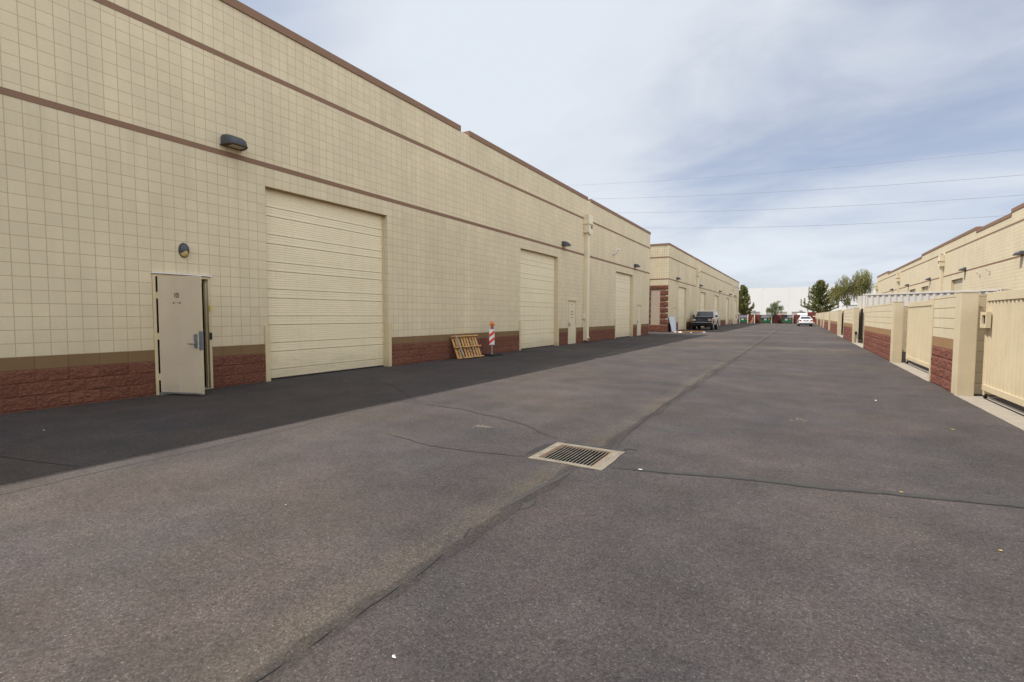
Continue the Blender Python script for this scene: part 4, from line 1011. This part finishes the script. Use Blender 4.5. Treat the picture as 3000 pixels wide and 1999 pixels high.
def wpt(z, k, off=.012):   # windscreen plane
    t_ = (z - 1.222) / (1.80 - 1.222); y = -.74 + .54 * t_; w_ = chw((0, z)) - .07
    return (k * w_, y - off * .73, z + off * .68)
mb = MB(); mb.quad(wpt(1.27, -1), wpt(1.27, 1), wpt(1.77, 1), wpt(1.77, -1)); mb.build('windscreen', 'shield', sv, fix=False)
mb = MB(); mb.tube([wpt(1.27, -1, .02), wpt(1.77, -1, .02), wpt(1.77, 1, .02), wpt(1.27, 1, .02), wpt(1.27, -1, .02)], .014, 6); mb.build('windscreen_trim', 'suvroof', sv)
for s in (-1, 1):
    for ya, yb, yc, yd in ((-.50, .42, .42, -.12), (.56, 1.98, 1.92, .56)):
        z0, z1 = 1.28, 1.74; mb = MB()
        mb.quad((s * (chw((0, z0)) + .008), ya, z0), (s * (chw((0, z0)) + .008), yb, z0), (s * (chw((0, z1)) + .008), yc, z1), (s * (chw((0, z1)) + .008), yd, z1))
        mb.build('side_window', 'glass', sv, fix=False)
    mb = MB(); mb.box(*sorted((s * .965, s * 1.18)), -.42, -.34, 1.26, 1.44); mb.build('mirror', 'dark', sv, bevel=.015)
    mb = MB(); mb.box(*sorted((s * .964, s * .972)), -2.0, 2.1, 1.04, 1.10); mb.build('side_trim', 'chrome', sv)
    mb = MB(); mb.box(*sorted((s * .58, s * .80)), -2.262, -2.225, .90, 1.06); mb.build('headlight', 'headlight', sv, bevel=.008)
    mb = MB(); mb.box(*sorted((s * .81, s * .955)), -2.265, -2.16, .86, 1.08); mb.build('turn_signal', 'orange', sv, bevel=.006)
mb = MB(); mb.box(-.955, .955, -2.25, -2.222, .70, 1.12); mb.build('front_panel', 'navy', sv)
mb = MB(); mb.box(-.56, .56, -2.262, -2.251, .88, 1.07)
gr = mb.build('grille', 'dark', sv)
mb = MB()
for k in range(4): mb.box(-.55, .55, -2.268, -2.2625, .90 + k * .048, .908 + k * .048)
mb.build('grille_bar', 'chrome', gr)
mb = MB(); mb.box(-.98, .98, -2.40, -2.255, .70, .79); mb.build('bumper', 'chrome', sv, bevel=.02)
mb = MB(); mb.box(-.93, .93, -2.30, -2.245, .46, .695); mb.build('front_valance', 'dark', sv)
mb = MB(); mb.box(-.80, .80, -2.1, 2.1, .42, .60); mb.box(-.9, .9, -1.42, -1.30, .34, .44); mb.box(-.9, .9, 1.28, 1.40, .34, .44); mb.cyl((.25, -1.36, .36), (0, 1, 0), .14, .22, 14); mb.build('chassis', 'dark', sv)
for x in (-.82, .82):
    for y in (-1.36, 1.33): wheel(sv, x, y, .39, .27)
sv.location = (-8.58, 55.15, 0); sv.scale = (1.05, 1.05, 1.06)

# white saloon, tail at -Y
sd = thing('parked_car', 'white saloon car seen from behind, standing in the lane near the dumpsters', 'car', (0, 0, 0))
body = [(-2.36, .36), (-2.40, .50), (-2.36, .72), (-2.33, .96), (-2.26, 1.02), (-1.60, 1.03), (-.5, 1.0), (.9, .98), (1.9, .86), (2.30, .74), (2.36, .50), (2.32, .30)]
body += [(1.80, .27)] + arch(1.42, .34, .29)[::-1] + [(1.0, .22), (-.95, .22)] + arch(-1.33, .34, .29)[::-1] + [(-1.72, .27)]
def sw(p): z = p[1]; return .90 * (1 - .05 * max(0, z - .75) / .3 - .05 * max(0, .5 - z) / .3) * (1 - .06 * max(0, abs(p[0]) - 1.9) / .5)
mb = MB(); mb.prism(body, 0, -1, 1, sw); mb.build('body', 'carwhite', sd, bevel=.035, smooth=True)
cabin = [(-1.66, 1.028), (-.98, 1.37), (-.75, 1.42), (.20, 1.43), (.42, 1.39), (1.12, .985)]
def sc_(p): return .80 - .24 * max(0, p[1] - 1.0) / .43
mb = MB(); mb.prism(cabin, 0, -1, 1, sc_); mb.build('cabin', 'carwhite', sd, bevel=.03, smooth=True)
def rw(z, k, off=.012): t_ = (z - 1.028) / .342; return (k * (sc_((0, z)) - .09), -1.66 + .68 * t_ - off * .45, z + off * .89)
mb = MB(); mb.quad(rw(1.05, 1), rw(1.05, -1), rw(1.345, -1), rw(1.345, 1)); mb.build('rear_window', 'glass', sd, fix=False)
mb = MB(); mb.quad((.66, 1.04, 1.05), (-.66, 1.04, 1.05), (-.52, .50, 1.36), (.52, .50, 1.36)); mb.build('windscreen', 'glass', sd, fix=False)
for s in (-1, 1):
    for ya, yb, yc, yd in ((-1.40, -.28, -.30, -.86), (-.18, .86, .30, -.20)):
        z0, z1 = 1.06, 1.37; mb = MB(); mb.quad((s * (sc_((0, z0)) + .006), ya, z0), (s * (sc_((0, z0)) + .006), yb, z0), (s * (sc_((0, z1)) + .006), yc, z1), (s * (sc_((0, z1)) + .006), yd, z1))
        mb.build('side_window', 'glass', sd, fix=False)
    mb = MB(); mb.hexa([(s * .50, -2.405, .72), (s * .885, -2.34, .72), (s * .885, -2.12, .74), (s * .5, -2.3, .72), (s * .60, -2.36, .90), (s * .875, -2.33, .93), (s * .878, -2.12, .93), (s * .60, -2.26, .9)]); mb.build('tail_light', 'redlens', sd, bevel=.01)
    mb = MB(); mb.box(*sorted((s * .84, s * 1.0)), .62, .74, .98, 1.10); mb.build('mirror', 'dark', sd, bevel=.02)
mb = MB(); mb.box(-.84, .84, -2.47, -2.30, .42, .60); mb.build('bumper', 'carwhite', sd, bevel=.04, smooth=True)
mb = MB(); mb.box(-.80, .80, -2.42, -2.2, .24, .40); mb.build('lower_valance', 'greybin', sd, bevel=.02)
mb = MB(); mb.box(-.30, .30, -2.392, -2.36, .76, .88); mb.build('plate_recess', 'greybin', sd)
mb = MB(); mb.box(-.155, .155, -2.402, -2.393, .76, .86); mb.build('licence_plate', 'paper', sd)
mb = MB(); mb.box(-.7, .7, -2.0, 2.0, .20, .34); mb.build('underbody', 'dark', sd)
for x in (-.78, .78):
    for y in (-1.33, 1.42): wheel(sd, x, y, .315, .2)
sd.location = (.70, 83.4, 0); sd.rotation_euler = (0, 0, math.radians(3))

# ------------------------------------------------------------------ beside the far left warehouse
mb = MB(); n = 10; vs = []
for i in range(n + 1):
    for k in range(7):
        y = 44.8 + 2.15 * i / n; s = k / 6
        vs.append((-9.82 - .22 * s + .05 * math.sin(s * 3.1) * math.sin(i * .9) + .03 * math.sin(i * 1.7 + k), y + .10 * (1 - s) * (1 if i < 2 else 0), .012 + 1.36 * s))
fs = [(i * 7 + k, (i + 1) * 7 + k, (i + 1) * 7 + k + 1, i * 7 + k + 1) for i in range(n) for k in range(6)]
mb.add(vs, fs); mb.add([(v[0] - .05, v[1], v[2]) for v in vs], [f[::-1] for f in fs])
solo(mb, 'foam_sheet', 'sheet', (-9.8, 46.0, 0), 'bluish white sheet leaning on the wall by the red pilaster', 'foam sheet', smooth=True, fix=False)
mb = MB(); mb.box(-9.6, -8.7, 45.2, 45.9, .001, .05); mb.box(-9.9, -9.3, 45.3, 45.5, .051, .075); solo(mb, 'flat_sheet', 'sheet', (-9.2, 45.5, 0), 'pale blue sheet lying flat beside the leaning foam sheet', 'sheet')
for k, (x, y, a, l, mt) in enumerate(((-8.9, 44.95, .10, 1.7, 'wood'), (-8.1, 45.25, .04, 1.6, 'wood'), (-8.55, 44.7, .12, 1.4, 'orange_wood'), (-7.65, 45.2, .08, 1.1, 'orange_wood'))):
    mb = MB(); d = Vector((math.cos(a), math.sin(a), 0)) * l / 2; mb.beam((x - d.x, y - d.y, .025 + .02 * k), (x + d.x, y + d.y, .05 + .02 * k), .2, .035)
    solo(mb, 'board', mt, (x, y, 0), ('pale plank lying nearest the foam sheet', 'pale plank lying behind the other planks', 'orange-brown plank lying in front of the pale ones', 'short orange-brown plank at the lane end of the heap')[k], 'plank', 'planks lying before the wagon')
for k, (x, y, r, mt, lb) in enumerate(((-9.45, 44.6, .12, 'paper', 'white scrap beside the flat blue sheet'), (-8.05, 44.3, .10, 'paper', 'white scrap nearest the camera before the planks'), (-7.1, 45.1, .2, 'lav', 'lavender plastic bag at the lane end of the planks'), (-9.0, 44.5, .2, 'paper', 'crumpled white paper in front of the planks'))):
    mb = MB(); vs = [(x + r * math.cos(t_) * random.uniform(.6, 1.2), y + r * math.sin(t_) * random.uniform(.6, 1.2), .004) for t_ in [k2 * .9 for k2 in range(7)]]
    mb.add(vs + [(x, y, r * .4)], [(i, (i + 1) % 7, 7) for i in range(7)] + [tuple(range(7))[::-1]]); solo(mb, 'litter', mt, (x, y, 0), lb, 'litter')
# bollards and a leaning board at the far end of the building
bol = None
for k, y in enumerate((91.3, 93.2, 95.1, 100.9)):
    lb = ('cream bollard nearest the camera at the far end of the far left warehouse', 'second cream bollard at the far end of the far left warehouse', 'third cream bollard, before the last roll-up door', 'last cream bollard, past the last roll-up door')[k]
    if bol is None:
        mb = MB(); mb.tube([(0, 0, 0), (0, 0, .95), (0, 0, 1.0)], [.08, .08, .05], 14); bol = solo(mb, 'bollard', 'downspout', (0, 0, 0), lb, 'bollard', 'bollards by the far doors', smooth=True)
        o = bol
    else: o = bol.copy(); COL.objects.link(o); o['label'] = lb
    o.location = (XL + .45, y, 0)
mb = MB(); mb.beam((-9.62, 97.0, .0), (-9.98, 97.0, 1.7), .9, .05, up=(1, 0, .3)); solo(mb, 'board', 'greywood', (-9.8, 97, 0), 'brown weathered board leaning by the last roll-up door on the left', 'board')

# ------------------------------------------------------------------ litter on the lane
for k, (x, y, r, mt, lb) in enumerate(((-8.27, 2.28, .022, 'paper', 'white speck of litter in the shade at the lower left'), (-1.48, 1.51, .019, 'paper', 'curled white scrap on the asphalt near the bottom edge'), (-3.42, 2.33, .02, 'concrete', 'grey pebble on the asphalt left of the centre line'),
                                         (1.79, 8.44, .035, 'leafyellow', 'yellow leaf on the lane near the second wall panel'), (1.15, 4.2, .018, 'leafyellow', 'tiny yellow leaf at the right edge of the lane'), (.79, 5.18, .02, 'leafyellow', 'yellow leaf lying on the crack right of the drain'), (1.21, 10.65, .03, 'paper', 'pale scrap on the lane before the nearest post'), (-1.28, 4.64, .035, 'paper', 'thin white strip on the crack beside the drain'))):
    r *= .6; mb = MB(); vs = [(x + r * math.cos(t_) * random.uniform(.7, 1.3), y + r * .7 * math.sin(t_) * random.uniform(.7, 1.3), .004 + random.uniform(0, .008)) for t_ in [k2 * .9 for k2 in range(7)]]
    mb.add(vs + [(x, y, .012)], [(i, (i + 1) % 7, 7) for i in range(7)]); solo(mb, 'litter', mt, (x, y, 0), lb, 'litter', fix=False)

# ------------------------------------------------------------------ dumpster enclosure
en = thing('dumpster_enclosure', 'red block enclosure with three dumpster bays at the end of the lane', 'enclosure', (-4, 107.5, 0))
mb = MB(); mb.box(-13.5, .1, 108.8, 109.0, 0, 1.66); mb.build('back_wall', 'enclosure_red', en)
for x0, x1 in ((-13.5, -12.4), (-8.64, -7.62), (-4.52, -3.66), (-.95, .1)):
    mb = MB(); mb.box(x0, x1, 106.3, 108.79, 0, 1.68); mb.build('pier', 'enclosure_red', en)
for x in (-8.72, -7.54, -4.60, -1.03):
    mb = MB(); mb.box(x - .07, x + .07, 106.12, 106.26, 0, 1.72); mb.build('hinge_post', 'white', en, bevel=.01)
def dumpster(label):
    t = thing('dumpster', label, 'dumpster', (0, 0, 0), 'green dumpsters at the end of the lane')
    mb = MB(); mb.prism([(-.62, .14), (.62, .14), (.72, 1.42), (-.62, 1.06)], 0, -.84, .84); mb.build('bin', 'greenbin', t, bevel=.01)
    mb = MB()
    for x0, x1 in ((-.85, -.01), (.01, .85)): mb.hexa([(x0, -.70, 1.07), (x1, -.70, 1.07), (x1, .74, 1.47), (x0, .74, 1.47), (x0, -.66, 1.13), (x1, -.66, 1.13), (x1, .74, 1.56), (x0, .74, 1.56)])
    mb.box(-.85, .85, -.72, -.66, 1.02, 1.09); mb.build('lid', 'greybin', t, bevel=.01)
    mb = MB()
    for x in (-.94, .84): mb.box(x + .001, x + .099, -.35, .35, .68, .86)
    mb.box(-.84, .84, -.66, -.621, .16, .26); mb.build('lift_pocket', 'greenbin', t)
    mb = MB(); mb.box(-.34, .12, -.632, -.624, .62, .95); mb.build('sign', 'paper', t)
    mb = MB(); mb.box(.36, .66, -.632, -.624, .70, .92); mb.build('sticker', 'yellow', t)
    for x in (-.6, .6):
        for y in (-.45, .45):
            mb = MB(); mb.cyl((x, y, .075), (1, 0, 0), .075, .05, 12); mb.build('caster', 'dark', t)
    return t
d2_ = dumpster('green dumpster with a grey lid in the middle bay, left of the small tree'); d2_.location = (-5.55, 106.9, 0)
d1_ = copy_tree(d2_); d1_.location = (-9.55, 106.9, 0); d1_['label'] = 'green dumpster in the left bay, partly hidden by the far warehouse'
d3_ = copy_tree(d2_); d3_.location = (-2.0, 106.2, 0); d3_['label'] = 'green dumpster with one lid open, left of the white car'
ld_ = [c for c in COL.objects if c.parent == d3_ and c.name.startswith('lid')][0]
mb = MB(); mb.hexa([(.01, -.70, 1.07), (.85, -.70, 1.07), (.85, .74, 1.47), (.01, .74, 1.47), (.01, -.66, 1.13), (.85, -.66, 1.13), (.85, .74, 1.56), (.01, .74, 1.56)]); mb.box(-.85, .85, -.72, -.66, 1.02, 1.09)
mb.hexa([(-.85, .74, 1.42), (-.01, .74, 1.42), (-.01, .80, 1.42), (-.85, .80, 1.42), (-.85, .95, .5), (-.01, .95, .5), (-.01, 1.01, .5), (-.85, 1.01, .5)]); mb.box(-.84, -.02, .3, .70, 1.10, 1.62)
ld_.data = mb.build('lid_swap', ['greybin'], None).data; bpy.data.objects.remove([o for o in COL.objects if o.name.startswith('lid_swap')][0])
mb = MB(); mb.box(-.80, -.04, -.60, .29, 1.10, 1.105); mb.add([(-.82, -.655, 1.10), (-.03, -.655, 1.10), (-.03, .29, 1.62), (-.82, .29, 1.62)], [(0, 1, 2, 3)]); o_ = mb.build('open_mouth', 'shadowgap', None, fix=False); o_.parent = d3_
# orange boards in front of the left pier
mb = MB(); mb.beam((-8.0, 105.9, 0), (-7.75, 106.25, 1.25), .10, .05); mb.beam((-8.35, 105.9, .04), (-7.72, 106.22, .9), .10, .05); mb.beam((-8.3, 105.88, .05), (-7.75, 105.95, .05), .08, .05)
solo(mb, 'wooden_frame', 'orange_wood', (-8, 106, 0), 'orange wooden triangle frame leaning on the red pier', 'wooden frame')
rw_ = thing('red_wall', 'taller red block wall closing the right end of the lane', 'block wall', (2.4, 108.2, 0))
mb = MB(); mb.box(1.30, 6.5, 108.2, 108.42, 0, 2.17); mb.build('wall', 'enclosure_red', rw_)
mb = MB(); mb.box(2.20, 2.62, 108.185, 108.197, 1.30, 1.48); mb.build('sign', 'paper', rw_)
mb = MB(); mb.box(1.95, 2.55, 107.6, 108.19, .0, .3); solo(mb, 'curb_block', 'fence_cream', (2.2, 107.9, 0), 'low pale block at the foot of the taller red wall', 'curb block', bevel=.02)
# van behind the enclosure
vn = thing('parked_van', 'white van roof showing above the white saloon', 'van', (.5, 116, 0))
mb = MB(); mb.prism([(113.5, .35), (113.4, 1.0), (113.7, 1.85), (114.0, 1.98), (118.2, 1.98), (118.5, .9), (118.4, .35)], 0, -.35, 1.5); mb.build('body', 'white', vn, bevel=.04)
mb = MB(); mb.quad((-.2, 113.40, 1.10), (1.35, 113.40, 1.10), (1.25, 113.645, 1.75), (-.1, 113.645, 1.75)); mb.build('rear_window', 'headlight', vn, fix=False)
for x in (-.2, 1.35):
    for y in (114.3, 117.5):
        mb = MB(); mb.cyl((x, y, .33), (1, 0, 0), .33, .2, 18); mb.build('wheel', 'dark', vn, smooth=True)

# ------------------------------------------------------------------ big white warehouse
wb = thing('white_warehouse', 'huge plain white warehouse filling the end of the lane behind the trees', 'warehouse', (0, 165, 0))
mb = MB(); mb.box(-70, 60, 150, 210, 0, 9.0); mb.build('wall', 'tiltup', wb)
mb = MB()
for x in (-28, -21.6, -15.4, -8.97, -2.54, 3.9, 10.3, 16.7, 23, 29.5): mb.box(x - .03, x + .03, 149.985, 149.998, 0, 8.95)
mb.build('panel_joint', 'tiltjoint', wb)
for x0, x1 in ((-12.4, -9.4), (-5.6, -3.0), (-1.75, 1.3), (4.8, 7.6), (10.5, 13.4)):
    mb = MB(); mb.box(x0, x1, 149.95, 149.99, .9, 2.45); dk = mb.build('dock_door', 'tiltshade', wb)
    mb = MB(); mb.box(x0 - .1, x1 + .1, 149.9, 149.99, 2.451, 2.56); mb.build('lintel', 'concrete', dk)
for x in (-10.8, 0.3, 6.1):
    mb = MB(); mb.box(x - .3, x + .3, 149.5, 149.99, 2.75, 2.9); mb.build('dock_light', 'pole', wb)
for x in (-10.7, -1.2):
    mb = MB(); mb.prism([(x - .8, 9.001), (x + .8, 9.001), (x + .8, 9.12), (x - .8, 9.06)], 1, 152, 153.5); mb.build('roof_unit', 'pole', wb)

# ------------------------------------------------------------------ trees
def limb(mb, a, b, r0, r1, bend=.3, n=5):
    a = Vector(a); b = Vector(b); m_ = (a + b) / 2 + Vector((random.uniform(-bend, bend), random.uniform(-bend, bend), random.uniform(0, bend)))
    pts = [(a * (1 - t) ** 2 + m_ * 2 * t * (1 - t) + b * t * t) for t in [i / n for i in range(n + 1)]]
    mb.tube(pts, [r0 + (r1 - r0) * i / n for i in range(n + 1)], 7); return pts
def leaf(mb, p, d, l, w):
    d = Vector(d).normalized(); s = d.cross(Vector((random.gauss(0, 1), random.gauss(0, 1), random.gauss(0, 1)))).normalized() * w
    p = Vector(p); e = p + d * l; m_ = p + d * l * .5
    mb.add([p, m_ + s, e, m_ - s], [(0, 1, 2, 3)])
def conifer(base, h, rad, label, seed, z0=.5):
    random.seed(seed)
    t = thing('pine_tree', label, 'tree', base, 'pine trees'); bx_, by_, _ = base
    tk = MB(); tk.tube([(bx_, by_, 0), (bx_ + .05, by_, h * .5), (bx_, by_, h * .97)], [.17, .10, .015], 9); cr = MB()
    nb = int(h * 22)
    for i in range(nb):
        f = (i + random.random()) / nb; z = z0 + (h - z0) * f ** 1.0; L = rad * (1 - f) ** .9 * random.uniform(.45, 1.2) * (1.0 if f > .1 else .75) + .12
        az = i * 2.4 + random.uniform(-.5, .5); up_ = .35 + .9 * f + random.uniform(-.1, .2)
        if noise.noise((math.cos(az) * 1.3, math.sin(az) * 1.3, z * .9 + seed)) < -.22: continue
        s = Vector((bx_, by_, z)); e = s + Vector((math.cos(az), math.sin(az), up_ * .75)) * L; e.z = min(e.z, h)
        tk.tube([s, s.lerp(e, .6), e], [.03, .02, .006], 4, caps=False)
        n = int(22 + L * 58)
        for k in range(n):
            q_ = random.random() ** .7; p = s.lerp(e, .12 + .88 * q_) + Vector((random.gauss(0, .13), random.gauss(0, .13), random.gauss(0, .10))) * (1.15 - .6 * q_)
            dd = (e - s).normalized() + Vector((random.gauss(0, .5), random.gauss(0, .5), .45 + random.gauss(0, .4)))
            leaf(cr, p, dd, random.uniform(.16, .36), random.uniform(.03, .06))
        for k in range(n // 3):
            q_ = random.random(); leaf(cr, e + Vector((random.gauss(0, .07), random.gauss(0, .07), q_ * (.25 + L * .28))), (random.gauss(0, .35), random.gauss(0, .35), 1), random.uniform(.16, .3), random.uniform(.03, .05))
    tk.build('trunk', 'bark', t, smooth=True); cr.build('crown', 'pine', t, fix=False)
conifer((-10.35, 112.5, 0), 7.5, 2.25, 'dark pine rising behind the corner of the far left warehouse', 3, .9)
conifer((3.6, 120, 0), 8.5, 3.3, 'dark bushy pine left of the weeping trees', 5, 1.2)
def weeper(base, blobs, label, seed, mat='weep', dens=1.0, droop=1.0, lw=(.025, .048), group='weeping trees', cat='tree', trunk_r=.2, fork=2.4, name='weeping_tree'):
    random.seed(seed)
    t = thing(name, label, cat, base, group); bx_, by_, _ = base
    tk = MB(); cr = MB(); c0 = Vector((sum(b_[0] for b_ in blobs) / len(blobs), sum(b_[1] for b_ in blobs) / len(blobs), fork))
    f0 = Vector((bx_ * .75 + c0.x * .25, by_, fork)); limb(tk, (bx_, by_, 0), f0, trunk_r, trunk_r * .7, .15)
    for (x, y, z, rx, rz) in blobs:
        c = Vector((x, y, z)); limb(tk, f0, c, trunk_r * .55, .04, .35, 6)
        for k in range(6):
            d = Vector((random.gauss(0, 1), random.gauss(0, 1), abs(random.gauss(0, .7)))).normalized(); limb(tk, c - Vector((0, 0, rz * .3)), c + Vector((d.x * rx, d.y * rx, d.z * rz)) * .85, .035, .008, .2, 4)
        for k in range(int(rx * rz * 230 * dens)):
            d = Vector((random.gauss(0, 1), random.gauss(0, 1), random.gauss(.25, .8))).normalized(); rr_ = random.random() ** .45
            p = c + Vector((d.x * rx, d.y * rx, d.z * rz)) * rr_
            if noise.noise((p.x * 1.1, p.y * 1.1, p.z * .9)) < -.22: continue
            Ls = random.uniform(.5, 1.75) * droop * (1.2 if p.z < z else .8); dx_ = random.gauss(0, .12); dy_ = random.gauss(0, .12)
            for q_ in range(int(5 + Ls * 6)):
                f = q_ / (5 + Ls * 6); pp = p + Vector((dx_ * f + random.gauss(0, .035), dy_ * f + random.gauss(0, .035), -Ls * f))
                leaf(cr, pp, (random.gauss(0, .35), random.gauss(0, .35), -.9), random.uniform(.12, .26), random.uniform(*lw))
    tk.build('trunk', 'bark', t, smooth=True); cr.build('crown', mat, t, fix=False)
weeper((7.75, 100, 0), [(5.1, 100, 5.9, 1.0, .9), (6.2, 100.3, 7.1, 1.25, 1.45), (6.9, 101, 6.2, 1.0, 1.0), (5.2, 99.6, 5.2, .95, .8), (6.9, 99.5, 4.4, .5, .5), (5.9, 100, 6.1, 1.2, 1.0)], 'weeping tree with the lower crown, beside the dark pine', 11, trunk_r=.16, dens=.85)
weeper((9.4, 101, 0), [(8.9, 101, 8.05, 1.5, 1.5), (9.5, 101, 6.9, 1.1, 1.2), (8.0, 101, 7.0, 1.0, 1.1), (8.5, 100.6, 5.9, 1.0, .9)], 'taller weeping tree next to the right warehouse', 12, trunk_r=.18, dens=.85)
weeper((-4.0, 105.9, 0), [(-4.9, 105.9, 2.75, .85, .6), (-3.3, 105.9, 3.1, .75, .75), (-4.2, 105.9, 3.7, .65, .8), (-4.1, 105.7, 2.6, .8, .5), (-3.5, 106, 4.1, .5, .45)], 'small pale green tree in front of the dumpster enclosure', 13, mat='mesq', dens=1.1, droop=.55, group=None, trunk_r=.13, fork=1.5, name='small_tree')
# leaning pole beside the pine, and overhead lines
mb = MB(); mb.tube([(1.95, 125, 0), (1.55, 125, 2.65), (.72, 125, 4.35)], [.09, .08, .06], 8); mb.cyl((.68, 125, 4.45), (0, 0, 1), .13, .22, 10)
solo(mb, 'leaning_pole', 'pole', (1.9, 125, 0), 'leaning grey pole with a dark head left of the bushy pine', 'pole', smooth=True)
WI = [((-48.5, 34.59), (32.33, 30.13), .018, 'topmost and faintest overhead cable'), ((-44.37, 30.62), (32.52, 25.78), .026, 'second overhead cable from the top'), ((-37.06, 26.43), (32.66, 22.37), .026, 'third overhead cable from the top'), ((-31.7, 22.29), (29.34, 19.08), .026, 'lowest overhead cable, ending behind the right warehouse')]
for (a, za_), (b, zb_), r, lb in WI:
    pts = []
    for k in range(-10, 31):
        t_ = k / 20; s_ = -1.1 * (4 * t_ * (1 - t_)) * .6
        pts.append((a + (b - a) * t_, 118, za_ + (zb_ - za_) * t_ + s_))
    mb = MB(); mb.tube(pts, r, 5); solo(mb, 'power_line', 'wire', (a, 118, za_), lb + ' crossing the sky', 'power line', 'overhead cables')
